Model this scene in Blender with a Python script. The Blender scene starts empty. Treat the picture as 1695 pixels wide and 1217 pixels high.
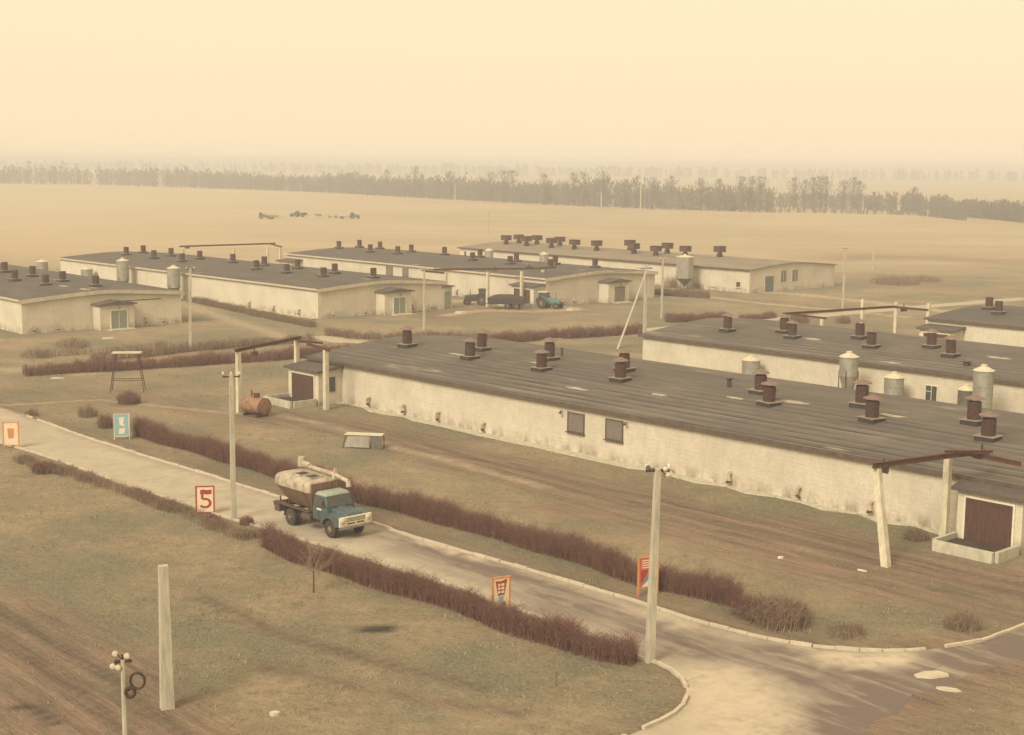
import bpy, bmesh, math, random
import numpy as np
from mathutils import Vector, Matrix
random.seed(7); RNG=np.random.default_rng(7)
S=bpy.context.scene; C=S.collection
# ------------------------------------------------------------------ camera
FPX=2350.; PW=1695.; PH=1217.; HC=21.; PITCH=math.atan((608.5-272.)/FPX); ROLL=0.01
cp,sp,cr,sr=math.cos(PITCH),math.sin(PITCH),math.cos(ROLL),math.sin(ROLL)
r0=Vector((1,0,0)); u0=Vector((0,sp,cp)); fw=Vector((0,cp,-sp))
cr_=r0*cr+u0*sr; cu_=-r0*sr+u0*cr
cam=bpy.data.objects.new('camera',bpy.data.cameras.new('camera')); C.objects.link(cam)
M=Matrix((( cr_.x,cu_.x,-fw.x,0),(cr_.y,cu_.y,-fw.y,0),(cr_.z,cu_.z,-fw.z,HC),(0,0,0,1)))
cam.matrix_world=M; cam.data.sensor_width=36; cam.data.lens=36*FPX/PW
cam.data.clip_start=1; cam.data.clip_end=40000; S.camera=cam
# ------------------------------------------------------------------ world, sun, exposure
SUN_EL=math.radians(38); SUN_AZ=math.radians(215)      # compass azimuth, clockwise from +Y: behind the camera, to the left
w=bpy.data.worlds.new('World'); S.world=w; w.use_nodes=True
nt=w.node_tree; nt.nodes.clear()
out=nt.nodes.new('ShaderNodeOutputWorld'); bg=nt.nodes.new('ShaderNodeBackground')
sky=nt.nodes.new('ShaderNodeTexSky'); sky.sky_type='NISHITA'; sky.sun_disc=False
sky.sun_elevation=SUN_EL; sky.sun_rotation=SUN_AZ; sky.air_density=1.0; sky.dust_density=6.0; sky.ozone_density=1.0
hs=nt.nodes.new('ShaderNodeHueSaturation'); hs.inputs['Saturation'].default_value=0.15
mx=nt.nodes.new('ShaderNodeMix'); mx.data_type='RGBA'; mx.blend_type='MULTIPLY'; mx.inputs[0].default_value=1
mx.inputs[7].default_value=(.97,0.79,0.55,1)
ov=nt.nodes.new('ShaderNodeMix'); ov.data_type='RGBA'; ov.blend_type='MIX'; ov.inputs[0].default_value=0.8
ov.inputs[7].default_value=(9.4,7.5,5.05,1)           # even overcast veil, in the sky's own units
nt.links.new(sky.outputs[0],hs.inputs['Color']); nt.links.new(hs.outputs[0],mx.inputs[6])
nt.links.new(mx.outputs[2],ov.inputs[6]); nt.links.new(ov.outputs[2],bg.inputs[0]); nt.links.new(bg.outputs[0],out.inputs[0])
bg.inputs[1].default_value=0.1
sl=bpy.data.lights.new('sun','SUN'); sl.energy=2.5; sl.angle=math.radians(22); sl.color=(1,.92,.77)
so=bpy.data.objects.new('sun',sl); C.objects.link(so)
sd=Vector((math.sin(SUN_AZ)*math.cos(SUN_EL),math.cos(SUN_AZ)*math.cos(SUN_EL),math.sin(SUN_EL)))
so.rotation_euler=sd.to_track_quat('Z','Y').to_euler(); so.location=(-60,-60,90)
S.view_settings.view_transform='Standard'; S.view_settings.look='None'; S.view_settings.gamma=1
S.view_settings.exposure=0.42; S.view_settings.use_curve_mapping=False
# ------------------------------------------------------------------ helpers
def at(px,py,z=0.):
    """survey: where the sight line of a photo pixel meets the level z"""
    x=(px-PW/2)/FPX; y=-(py-PH/2)/FPX
    d=fw+cr_*x+cu_*y; t=(z-HC)/d.z
    return Vector((0,0,HC))+d*t
def zat(g_,py):
    lo,hi=0.,20.
    for _ in range(40):
        m_=(lo+hi)/2; d=Vector((g_.x,g_.y,m_))-Vector((0,0,HC)); zc=d.dot(fw); yy=PH/2-FPX*d.dot(cu_)/zc
        if yy>py: lo=m_
        else: hi=m_
    return lo
def line(pts,z=0.): return [at(p[0],p[1],z) for p in pts]
def tag(o,label=None,cat=None,group=None,kind=None):
    if label: o['label']=label
    if cat: o['category']=cat
    if group: o['group']=group
    if kind: o['kind']=kind
    return o
def thing(name,label,cat,loc=(0,0,0),rz=0.,group=None):
    o=bpy.data.objects.new(name,None); C.objects.link(o); o.location=loc; o.rotation_euler=(0,0,rz)
    o.empty_display_size=.5
    return tag(o,label,cat,group)
class MB:
    def __init__(s): s.v=[]; s.f=[]; s.m=[]
    def add(s,vs,fs,mi=0):
        b=len(s.v); s.v+= [tuple(v) for v in vs]; s.f+=[tuple(b+i for i in f) for f in fs]; s.m+=[mi]*len(fs)
    def box(s,c,d,rz=0.,mi=0,tilt=None):
        hx,hy,hz=d[0]/2,d[1]/2,d[2]/2; R=Matrix.Rotation(rz,3,'Z')
        if tilt is not None: R=R@Matrix.Rotation(tilt,3,'Y')
        vs=[Vector(c)+R@Vector((x*hx,y*hy,z*hz)) for z in(-1,1) for y in(-1,1) for x in(-1,1)]
        s.add(vs,[(0,2,3,1),(4,5,7,6),(0,1,5,4),(2,6,7,3),(0,4,6,2),(1,3,7,5)],mi)
    def hexa(s,b,t,mi=0):      # bottom 4 and top 4 points, counter-clockwise seen from above
        s.add(list(b)+list(t),[(3,2,1,0),(4,5,6,7)]+[(i,(i+1)%4,4+(i+1)%4,4+i) for i in range(4)],mi)
    def tube(s,p0,p1,r0,r1=None,n=8,mi=0,cap=True):
        r1=r0 if r1 is None else r1; p0=Vector(p0);p1=Vector(p1); d=(p1-p0).normalized()
        a=d.orthogonal().normalized() if abs(d.z)<.999 else Vector((1,0,0)); b=d.cross(a)
        vs=[p+ (a*math.cos(2*math.pi*i/n)+b*math.sin(2*math.pi*i/n))*r for p,r in((p0,r0),(p1,r1)) for i in range(n)]
        fs=[(i,(i+1)%n,n+(i+1)%n,n+i) for i in range(n)]
        if cap: fs+=[tuple(range(n))[::-1],tuple(range(n,2*n))]
        s.add(vs,fs,mi)
    def lathe(s,prof,c=(0,0,0),n=16,mi=0,axis='z'):
        vs=[]
        for r,z in prof:
            for i in range(n):
                a=2*math.pi*i/n; x,y=r*math.cos(a),r*math.sin(a)
                p=(x,y,z) if axis=='z' else ((x,z,y) if axis=='y' else (z,x,y))
                vs.append((c[0]+p[0],c[1]+p[1],c[2]+p[2]))
        k=len(prof); fs=[(j*n+i,j*n+(i+1)%n,(j+1)*n+(i+1)%n,(j+1)*n+i) for j in range(k-1) for i in range(n)]
        fs+=[tuple(range(n))[::-1],tuple(range((k-1)*n,k*n))]
        s.add(vs,fs,mi)
    def extrude(s,poly,y0,y1,mi=0):   # poly in (x,z), extruded along y
        n=len(poly); vs=[(x,y0,z) for x,z in poly]+[(x,y1,z) for x,z in poly]
        s.add(vs,[tuple(range(n)),tuple(range(n,2*n))[::-1]]+[(i,n+i,n+(i+1)%n,(i+1)%n) for i in range(n)],mi)
    def build(s,name,mats,parent=None,smooth=False,bevel=0,loc=None):
        me=bpy.data.meshes.new(name); me.from_pydata([tuple(v) for v in s.v],[],s.f)
        mats=mats if isinstance(mats,(list,tuple)) else [mats]
        for m in mats: me.materials.append(m)
        me.polygons.foreach_set('material_index',s.m)
        bm=bmesh.new(); bm.from_mesh(me); bmesh.ops.recalc_face_normals(bm,faces=bm.faces)
        if bevel:
            bmesh.ops.remove_doubles(bm,verts=bm.verts,dist=1e-4)
            es=[e for e in bm.edges if len(e.link_faces)==2 and e.calc_face_angle(0)>.5]
            bmesh.ops.bevel(bm,geom=es,offset=bevel,segments=2,affect='EDGES',profile=.5)
        bm.to_mesh(me); bm.free()
        if smooth:
            me.shade_smooth()
            try: me.set_sharp_from_angle(angle=math.radians(40))
            except Exception: pass
        o=bpy.data.objects.new(name,me); C.objects.link(o)
        if parent: o.parent=parent
        if loc is not None: o.location=loc
        return o
def link_mesh(name,me,parent=None,loc=(0,0,0),rz=0.):
    o=bpy.data.objects.new(name,me); C.objects.link(o); o.parent=parent; o.location=loc; o.rotation_euler=(0,0,rz); return o
def dup(root,loc,rz=0.,label=None,group=None,scale=None):
    r=root.copy(); C.objects.link(r); r.location=loc; r.rotation_euler=(0,0,rz)
    if scale: r.scale=(scale,)*3
    if label: r['label']=label
    if group: r['group']=group
    for ch in list(root.children):
        c=ch.copy(); C.objects.link(c); c.parent=r
        for g in ch.children:
            d=g.copy(); C.objects.link(d); d.parent=c
    return r
# ------------------------------------------------------------------ materials
def newmat(name):
    m=bpy.data.materials.new(name); m.use_nodes=True; n=m.node_tree; n.nodes.clear()
    o=n.nodes.new('ShaderNodeOutputMaterial'); b=n.nodes.new('ShaderNodeBsdfPrincipled'); n.links.new(b.outputs[0],o.inputs[0])
    return m,n,b
def N(n,t,**k):
    x=n.nodes.new(t)
    for a,v in k.items():
        if a.startswith('i_'): x.inputs[a[2:].replace('_',' ')].default_value=v
        else: setattr(x,a,v)
    return x
def coords(n,scale=(1,1,1),rot=(0,0,0),kind='Object'):
    tc=N(n,'ShaderNodeTexCoord'); mp=N(n,'ShaderNodeMapping')
    mp.inputs['Scale'].default_value=scale; mp.inputs['Rotation'].default_value=rot
    n.links.new(tc.outputs[kind],mp.inputs[0]); return mp.outputs[0]
def coords_dir(n,length,ang):
    tc=N(n,'ShaderNodeTexCoord'); mp=N(n,'ShaderNodeMapping',vector_type='TEXTURE')
    mp.inputs['Scale'].default_value=(length,1,1); mp.inputs['Rotation'].default_value=(0,0,ang); n.links.new(tc.outputs['Object'],mp.inputs[0]); return mp.outputs[0]
def noise(n,vec,scale,detail=4,rough=.6,lo=.35,hi=.65):
    t=N(n,'ShaderNodeTexNoise',i_Scale=scale,i_Detail=detail,i_Roughness=rough); n.links.new(vec,t.inputs['Vector'])
    r=N(n,'ShaderNodeMapRange'); r.inputs[1].default_value=lo; r.inputs[2].default_value=hi; n.links.new(t.outputs['Fac'],r.inputs[0])
    return r.outputs[0]
def mixc(n,fac,a,b,blend='MIX'):
    x=N(n,'ShaderNodeMix',data_type='RGBA',blend_type=blend)
    for s,v in((0,fac),(6,a),(7,b)):
        if hasattr(v,'links') or hasattr(v,'is_linked'): n.links.new(v,x.inputs[s])
        else: x.inputs[s].default_value=(v if s==0 else (*v,1) if len(v)==3 else v)
    return x.outputs[2]
def math_(n,op,a,b=None):
    x=N(n,'ShaderNodeMath',operation=op)
    for s,v in((0,a),(1,b)):
        if v is None: continue
        if hasattr(v,'is_linked'): n.links.new(v,x.inputs[s])
        else: x.inputs[s].default_value=v
    return x.outputs[0]
def bump(n,b,h,strength=.3,dist=.05):
    x=N(n,'ShaderNodeBump',i_Strength=strength,i_Distance=dist); n.links.new(h,x.inputs['Height']); n.links.new(x.outputs[0],b.inputs['Normal'])
def simple(name,c1,c2=None,scale=3.,rough=.8,metal=0.,bm=0.,stretch=(1,1,1),fine=None,lo=.35,hi=.65):
    m,n,b=newmat(name); v=coords(n,stretch)
    c2=c2 or tuple(x*.75 for x in c1)
    f=noise(n,v,scale,5,.65,lo,hi); col=mixc(n,f,c1,c2)
    if fine: col=mixc(n,noise(n,v,scale*fine,3,.6),col,tuple(x*.8 for x in c1))
    n.links.new(col,b.inputs['Base Color']); b.inputs['Roughness'].default_value=rough; b.inputs['Metallic'].default_value=metal
    b.inputs['Specular IOR Level'].default_value=.3
    if bm: bump(n,b,f,bm)
    return m
concrete=simple('weathered_concrete',(.50,.47,.36),(.36,.33,.25),2.5,.9,bm=.2,stretch=(1,1,.4))
pole_concrete=simple('pole_concrete',(.48,.45,.35),(.33,.30,.23),3,.9,bm=.2,stretch=(2,2,.3))
white_post=simple('limewashed_post',(.60,.55,.40),(.42,.37,.27),3,.9,bm=.2,stretch=(1,1,.4))
rust=simple('rusty_iron',(.13,.055,.035),(.06,.032,.026),5,.85,bm=.3)
rust_dark=simple('dark_iron',(.045,.030,.026),(.09,.05,.038),5,.8)
vent_red=simple('red_brown_shaft_boards',(.095,.042,.034),(.045,.027,.025),6,.85,bm=.3,stretch=(1,1,3))
tar_and_shade=simple('tarred_plinth_and_shade',(.030,.024,.024),(.055,.04,.035),5,.85)  # tar on the vents; also painted shade in the truck's hatches and grille
flash=simple('grey_flashing',(.30,.25,.20),(.20,.16,.13),5,.7)
zinc=simple('dull_zinc_sheet',(.36,.35,.29),(.25,.235,.19),2.2,.55,.35,bm=.15,stretch=(1,1,.5))
zinc_light=simple('pale_zinc_lid',(.62,.57,.42),(.5,.45,.33),2.2,.6,.2)
tin_dark=simple('dark_zinc_hopper',(.17,.155,.13),(.11,.10,.09),3,.6,.4)
white_paint=simple('yellowed_white_paint',(.72,.66,.50),(.55,.49,.37),4,.7)
green_door=simple('faded_green_door_paint',(.24,.26,.19),(.17,.19,.14),4,.75,bm=.2,stretch=(3,3,.5))
blue_door=simple('faded_blue_door_paint',(.12,.15,.14),(.09,.11,.11),4,.75,stretch=(3,3,.5))
brown_door=simple('brown_plank_door',(.12,.055,.04),(.055,.03,.026),2.2,.85,bm=.5,stretch=(6,6,.4))
grey_board=simple('grey_weathered_boards',(.21,.175,.15),(.14,.115,.10),3,.85,bm=.4,stretch=(1,1,9))
glass=simple('dusty_window_glass',(.045,.048,.042),(.07,.07,.06),4,.25)
glass.node_tree.nodes['Principled BSDF'].inputs['Specular IOR Level'].default_value=.5
tyre=simple('dusty_tyre_rubber',(.034,.028,.025),(.07,.055,.043),4,.9)
rimm=simple('dusty_wheel_rim',(.27,.22,.16),(.16,.125,.095),6,.7)
truck_blue=simple('faded_teal_truck_paint',(.066,.100,.110),(.095,.120,.118),2,.45,fine=6)
roof_pale=simple('pale_grey_green_roof_paint',(.30,.35,.28),(.24,.28,.22),3,.5)
truck_cream=simple('cream_tank_paint',(.44,.38,.285),(.26,.205,.15),2.4,.6,lo=.42,hi=.66,bm=.2)
truck_brown=simple('dirty_brown_tank_steel',(.13,.075,.05),(.22,.14,.09),2.2,.75,bm=.2,stretch=(1,1,.4))
chassis_m=simple('dusty_chassis',(.075,.050,.042),(.12,.08,.06),4,.85)
grille_m=simple('cream_grille_paint',(.74,.66,.50),(.62,.54,.40),6,.5)
lampglass=simple('headlamp_glass',(.50,.45,.30),(.35,.31,.2),6,.2)
ins_m=simple('white_porcelain',(.7,.66,.55),(.55,.5,.4),6,.3)
twig_red=simple('red_brown_twigs',(.215,.092,.076),(.10,.052,.046),2.2,.9,fine=7)
twig_brown=simple('brown_twigs',(.22,.145,.105),(.12,.08,.06),1.6,.9,fine=7)
twig_pale=simple('pale_dry_stems',(.33,.24,.16),(.18,.13,.09),2.0,.9,fine=6)
wood_m=simple('haze_paled_bare_wood',(.155,.150,.135),(.20,.18,.15),.03,.95,fine=9)  # wood colour lightened to carry part of the distance haze
bark=simple('grey_bark',(.10,.085,.065),(.055,.045,.036),6,.9)
track_cream=simple('kerb_concrete',(.56,.50,.37),(.37,.32,.23),1.3,.9,fine=8,bm=.2)
sign_orange=simple('orange_sign_paint',(.60,.26,.10),(.48,.20,.08),5,.6)
sign_white=simple('white_sign_paint',(.74,.62,.44),(.66,.54,.38),5,.6)
sign_red=simple('red_sign_paint',(.36,.050,.030),(.30,.045,.03),5,.6)
sign_pink=simple('faded_red_sign_paint',(.50,.13,.085),(.44,.11,.07),5,.6)
sign_blue=simple('blue_sign_paint',(.085,.23,.30),(.11,.25,.29),5,.6)
sign_paleblue=simple('pale_blue_sign_paint',(.26,.42,.44),(.20,.36,.40),5,.6)
tractor_blue=simple('tractor_blue_paint',(.11,.20,.20),(.08,.15,.15),3,.6)
tractor_dark=simple('tractor_dark_paint',(.045,.04,.04),(.07,.055,.05),3,.7)
manure=simple('dark_manure_load',(.040,.030,.027),(.075,.055,.045),2.5,.95,bm=.6)
tank_rust=simple('ochre_rusty_tank',(.33,.19,.11),(.16,.085,.06),1.6,.8,bm=.3)

def wall_mat(name,c1,c2,brick=.10):
    m,n,b=newmat(name); v=coords(n)
    big=noise(n,v,.35,5,.65); mid=noise(n,v,2.2,4,.7,.4,.75); fine=noise(n,v,6,4,.8,.38,.66)
    streak=noise(n,coords(n,(1.3,1.3,.12)),1.6,4,.7,.52,.75)
    col=mixc(n,big,c1,c2); col=mixc(n,math_(n,'MULTIPLY',mid,.35),col,tuple(x*.72 for x in c2)); col=mixc(n,math_(n,'MULTIPLY',fine,.30),col,tuple(x*.62 for x in c2))
    col=mixc(n,math_(n,'MULTIPLY',streak,.3),col,(.36,.27,.17))
    # splash dirt along the foot of the wall
    tc=N(n,'ShaderNodeTexCoord'); sx=N(n,'ShaderNodeSeparateXYZ'); n.links.new(tc.outputs['Object'],sx.inputs[0])
    hz=N(n,'ShaderNodeMapRange'); hz.inputs[1].default_value=.95; hz.inputs[2].default_value=.05; n.links.new(sx.outputs[2],hz.inputs[0])
    dirt=math_(n,'MULTIPLY',hz.outputs[0],noise(n,coords(n,(1,1,.6)),.9,4,.7,.42,.70))
    col=mixc(n,dirt,col,(.15,.095,.062))
    # courses of brick / block under the limewash
    co=math_(n,'FRACT',math_(n,'MULTIPLY',sx.outputs[2],3.4)); ln=math_(n,'LESS_THAN',co,.16)
    lw=math_(n,'MULTIPLY',math_(n,'MULTIPLY',ln,noise(n,v,.8,3,.6,.4,.7)),brick*2)
    col=mixc(n,lw,col,(.33,.24,.15))
    n.links.new(col,b.inputs['Base Color']); b.inputs['Roughness'].default_value=.92; b.inputs['Specular IOR Level'].default_value=.15
    h=math_(n,'SUBTRACT',fine,math_(n,'MULTIPLY',ln,.8)); bump(n,b,h,.35,.03); return m
limewash=wall_mat('limewashed_brick',(.63,.575,.455),(.52,.465,.36),.17)
limewash2=wall_mat('pale_limewashed_block',(.67,.615,.485),(.57,.515,.395),.10)
def roof_mat(name,c1,c2,stripe=.5,freq=1.0):
    m,n,b=newmat(name); v=coords(n)
    big=noise(n,v,.12,5,.65,.38,.62); mid=noise(n,coords(n,(1,.25,1)),.9,5,.7); fine=noise(n,v,4.5,4,.8)
    col=mixc(n,big,c1,c2); col=mixc(n,math_(n,'MULTIPLY',mid,.6),col,tuple(x*.68 for x in c1)); col=mixc(n,math_(n,'MULTIPLY',fine,.25),col,tuple(x*.6 for x in c1))
    tc=N(n,'ShaderNodeTexCoord'); sx=N(n,'ShaderNodeSeparateXYZ'); n.links.new(tc.outputs['Object'],sx.inputs[0])
    wob=math_(n,'MULTIPLY',noise(n,coords(n,(1,.1,1)),.6,2,.5,.2,.8),.35)
    ph=math_(n,'FRACT',math_(n,'ADD',math_(n,'MULTIPLY',sx.outputs[0],freq),wob))
    st=math_(n,'LESS_THAN',ph,.34); lt=math_(n,'GREATER_THAN',ph,.80)
    msk=noise(n,coords(n,(1,.18,1)),.5,4,.75,.40,.62)
    near=N(n,'ShaderNodeMapRange'); near.inputs[1].default_value=11.; near.inputs[2].default_value=5.; n.links.new(sx.outputs[0],near.inputs[0])
    msk=math_(n,'MULTIPLY',msk,near.outputs[0])
    col=mixc(n,math_(n,'MULTIPLY',math_(n,'MULTIPLY',st,msk),stripe),col,tuple(x*.45 for x in c1))
    col=mixc(n,math_(n,'MULTIPLY',math_(n,'MULTIPLY',lt,msk),stripe*.8),col,tuple(min(1,x*1.7) for x in c1))
    # pale dried puddles and moss
    bk=N(n,'ShaderNodeTexBrick',i_Scale=1.0); bk.inputs['Brick Width'].default_value=7.5; bk.inputs['Row Height'].default_value=1.0; bk.inputs['Mortar Size'].default_value=.025; bk.inputs['Mortar Smooth'].default_value=.3
    bk.inputs['Color1'].default_value=(1.12,1.10,1.06,1); bk.inputs['Color2'].default_value=(.80,.80,.81,1); bk.inputs['Mortar'].default_value=(.55,.52,.5,1); bk.offset=.37
    n.links.new(coords(n,(1,1,1),(0,0,math.radians(90))),bk.inputs['Vector']); mm=N(n,'ShaderNodeMix',data_type='RGBA',blend_type='MULTIPLY'); mm.inputs[0].default_value=.75
    n.links.new(col,mm.inputs[6]); n.links.new(bk.outputs[0],mm.inputs[7]); col=mm.outputs[2]
    pud=noise(n,coords(n,(1,.3,1)),.45,3,.5,.66,.74); col=mixc(n,math_(n,'MULTIPLY',pud,.6),col,(.36,.31,.22))
    n.links.new(col,b.inputs['Base Color']); b.inputs['Roughness'].default_value=.9; b.inputs['Specular IOR Level'].default_value=.2
    bump(n,b,math_(n,'SUBTRACT',math_(n,'MULTIPLY',fine,.3),st),.35,.04); return m
felt=roof_mat('roofing_felt',(.122,.107,.096),(.175,.152,.120),1.0,1.0)
felt_dark=roof_mat('dark_roofing_felt',(.098,.087,.080),(.135,.118,.102),.3,1.0)
felt_pale=roof_mat('pale_roofing_felt',(.24,.20,.15),(.29,.245,.18),.3,1.0)
vest_roof=simple('vestibule_roof_felt',(.075,.062,.055),(.11,.09,.075),3,.9)
fascia_m=simple('painted_fascia_board',(.56,.49,.36),(.42,.36,.26),2,.8)
fascia_d=simple('dark_eaves_board',(.075,.055,.045),(.12,.09,.07),2,.85)

# ------------------------------------------------------------------ ground zones (survey of tracks, paths, yards)
def pl(*pts,z=0.): return np.array([tuple(at(x,y,z))[:2] for x,y in pts])
def dist(P,line_):
    d=np.full(len(P),1e9)
    for a,b in zip(line_[:-1],line_[1:]):
        ab=b-a; t=np.clip(((P-a)@ab)/max(ab@ab,1e-9),0,1); d=np.minimum(d,np.linalg.norm(P-(a+t[:,None]*ab),axis=1))
    return d
def inside(P,poly):
    r=np.zeros(len(P),bool); n=len(poly); j=n-1
    for i in range(n):
        xi,yi=poly[i]; xj,yj=poly[j]
        c=((yi>P[:,1])!=(yj>P[:,1]))&(P[:,0]<(xj-xi)*(P[:,1]-yi)/(yj-yi+1e-12)+xi); r^=c; j=i
    return r
def offset(line_,d):
    t=np.gradient(line_,axis=0); t/=np.linalg.norm(t,axis=1)[:,None]; return line_+np.stack([-t[:,1],t[:,0]],1)*d
def sm(d,w0,w1): return np.clip((w1-d)/(w1-w0),0,1)
def wob(P,f,seed=0):
    r=np.random.default_rng(seed); o=np.zeros(len(P))
    for k in range(6):
        a=r.uniform(0,6.28); q=f*r.uniform(.6,1.9); o+=np.sin((P[:,0]*math.cos(a)+P[:,1]*math.sin(a))*q+r.uniform(0,6.28))
    return o/6
KERB_FAR=pl((-60,655),(39,687),(140,724),(251,759),(349,788),(447,819),(540,845),(607,863),(679,889),(771,915),(847,936),(938,963),(1038,992),(1160,1032),(1250,1054),(1300,1064),(1351,1072),(1434,1079),(1489,1079),(1540,1075),(1572,1071),(1628,1061),(1700,1034),(1800,990))
EDGE=pl((1800,1062),(1740,1078),(1672,1098),(1600,1118),(1560,1140),(1510,1150),(1490,1180),(1440,1195),(1425,1230),(1380,1250),(1360,1300))
KERB_NEAR=pl((-60,715),(8,736),(56,750),(120,771),(196,801),(307,836),(385,861),(560,912),(760,975),(940,1040),(1049,1088),(1075,1094),(1094,1101),(1112,1111),(1127,1123),(1135,1138),(1137,1154),(1129,1172),(1107,1189),(1078,1202),(1030,1222),(980,1245),(920,1275))
ROAD=np.vstack([KERB_FAR,EDGE,KERB_NEAR[::-1]])
BACKROAD=np.vstack([pl((-40,640),(60,632)),])
T_north=pl((440,688),(560,703),(680,735),(800,768),(950,805),(1100,838),(1250,872),(1400,908),(1560,948),(1760,992))
T_north2=pl((980,842),(1150,885),(1300,925),(1450,965),(1600,1000),(1750,1040))
T_light=pl((430,680),(560,708),(660,743),(735,760),(805,780),(900,806))
T_left=pl((-20,672),(60,668),(160,662),(260,672),(380,684),(440,686))
T_left2=pl((-20,655),(80,648),(200,650),(330,668))
T_sw=pl((-40,1010),(60,1070),(150,1130),(240,1200),(330,1290))
T_sw2=pl((-60,1120),(60,1190),(140,1260))
R_a=pl((330,990),(400,1018),(450,1045),(497,1060),(560,1077),(608,1093),(718,1121),(800,1140))
R_b=pl((430,1105),(520,1120),(600,1140),(700,1160),(860,1180))
YARD=pl((740,522),(800,514),(880,516),(960,512))
YARD2=pl((735,498),(800,500),(860,505),(940,510))
P_e=pl((1176,492),(1240,500),(1310,507),(1400,515),(1500,525))
P_e2=pl((1255,483),(1330,488),(1440,500),(1600,520),(1750,540))
CROSS=pl((534,556),(560,564),(620,567),(700,566.5),(775,564),(900,560),(1080,546),(1200,534),(1340,524),(1500,510),(1700,494))
LEFTLANE=pl((-20,612),(90,614),(140,618))
B_strip=pl((300,500),(380,530),(470,558),(540,575))
ASH=pl((605,1043),(645,1041))
DARK_L=pl((20,1172),(55,1170),(90,1196))
def zones(P):
    w1=wob(P,.5,1); w2=wob(P,1.7,2); ny=P[:,1]
    mud=np.zeros(len(P)); lt=np.zeros(len(P)); dk=np.zeros(len(P))
    mud=np.maximum(mud,sm(dist(P,T_north)+w1*1.6+w2*.5,1.4,4.6)*.95)
    mud=np.maximum(mud,sm(dist(P,T_north2)+w1*2.2+w2*.8,.8,4.2)*.75)
    mud=np.maximum(mud,sm(dist(P,pl((1225,384),(1300,387),(1380,388)))+w1*3,4,13)*.9)
    mud=np.maximum(mud,sm(dist(P,pl((1385,428),(1500,424),(1600,430),(1760,440)))+w1*4,3,16)*.75)
    mud=np.maximum(mud,sm(dist(P,pl((1390,462),(1480,468),(1600,480),(1760,488)))+w1*3,2,10)*.6)
    mud=np.maximum(mud,sm(dist(P,T_left)+w1*1.5,.6,3.2)*.6); mud=np.maximum(mud,sm(dist(P,T_left2)+w1*1.5,.6,3.)*.6)
    mud=np.maximum(mud,sm(dist(P,T_sw)+w1*1.2,1.6,4.4)*.9); mud=np.maximum(mud,sm(dist(P,T_sw2)+w1,1.4,4.)*.9)
    mud=np.maximum(mud,sm(dist(P,YARD)+w1*2,2.5,7)*.8)
    mud=np.maximum(mud,sm(dist(P,P_e)+w1*2,2,6)*.4)
    mud=np.maximum(mud,sm(dist(P,KERB_FAR)+w2*.3,.5,2.4)*.75)      # worn verge behind the kerb
    mud=np.maximum(mud,sm(dist(P,KERB_NEAR)+w2*.3,.3,1.2)*.5)
    mud=np.maximum(mud,sm(dist(P,EDGE)+w1*1.2,1.0,5)*.8)
    for L in (R_a,R_b):
        d=dist(P,L); mud=np.maximum(mud,sm(d+w2*.15,.1,.75)*.7)
    lt=np.maximum(lt,sm(dist(P,T_light)+w2*.3,.15,.8)*.7); lt=np.maximum(lt,sm(dist(P,T_left)+w2*.4,.2,1.1)*.5)
    lt=np.maximum(lt,sm(dist(P,YARD2)+w1,1.2,2.8)*.7); lt=np.maximum(lt,sm(dist(P,YARD)+w1*.6,.6,1.8)*.8)
    lt=np.maximum(lt,sm(dist(P,P_e)+w1*.3,.5,1.3)*.9); lt=np.maximum(lt,sm(dist(P,P_e2)+w1*.4,.8,2.2)*.8)
    lt=np.maximum(lt,sm(dist(P,B_strip)+w1*.6,.4,2.0)*.6); lt=np.maximum(lt,sm(dist(P,LEFTLANE)+w1*.4,1,2.4)*.6)
    lt=np.maximum(lt,sm(dist(P,pl((1530,1113),(1570,1108)))+w2*.3,.2,1.0)*.8)
    for o_,k_ in((-2.6,.35),(-.9,.55),(.9,.6),(2.4,.35)):
        dk=np.maximum(dk,sm(np.abs(dist(P,offset(T_north,o_)))+w2*.12,.05,.5)*k_*(.6+.4*wob(P,.25,20)))
    for o_ in(-.8,.8):
        dk=np.maximum(dk,sm(dist(P,offset(T_sw,o_))+w2*.12,.05,.5)*.5); dk=np.maximum(dk,sm(dist(P,offset(T_left,o_))+w2*.12,.05,.5)*.3)
    for L in (R_a,R_b): dk=np.maximum(dk,sm(dist(P,L)+w2*.12,.02,.45)*.6*np.clip(.6+.8*wob(P,.5,21),0,1))
    dk=np.maximum(dk,sm(dist(P,ASH)+w2*.25,.2,.75)); dk=np.maximum(dk,sm(dist(P,DARK_L)+w2*.15,.1,.45)*.8)
    fld=np.clip((ny-255+P[:,0]*.25*(P[:,0]>0)*-1+w1*10)/45,0,1)
    lt=np.maximum(lt,np.clip((ny-250)/200,0,1)*np.clip((-P[:,0]-10-.0*ny)/(ny*.30+1),0,1)*.8)   # paler towards the left in the far field
    return np.stack([mud,fld,lt,dk],1)
def set_zones(me,co):
    a=me.color_attributes.new('zones','FLOAT_COLOR','POINT'); a.data.foreach_set('color',zones(co[:,:2]).astype(np.float32).ravel())
xs=np.concatenate([[-9000,-4000,-1500,-500,-200],np.arange(-110,-70,1.5),np.arange(-70,50,.5),np.arange(50,110,1.5),[130,200,500,1500,4000,9000]])
ys=np.concatenate([[-3000,-400,0,25],np.arange(36,130,.5),np.arange(130,340,1.6),[360,400,500,700,1200,2500,5000,9000]])
X,Y=np.meshgrid(xs,ys); co=np.stack([X.ravel(),Y.ravel(),np.zeros(X.size)],1)
nx,ny_=len(xs),len(ys); idx=np.arange(nx*ny_).reshape(ny_,nx)
q=np.stack([idx[:-1,:-1],idx[:-1,1:],idx[1:,1:],idx[1:,:-1]],-1).reshape(-1,4)
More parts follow.
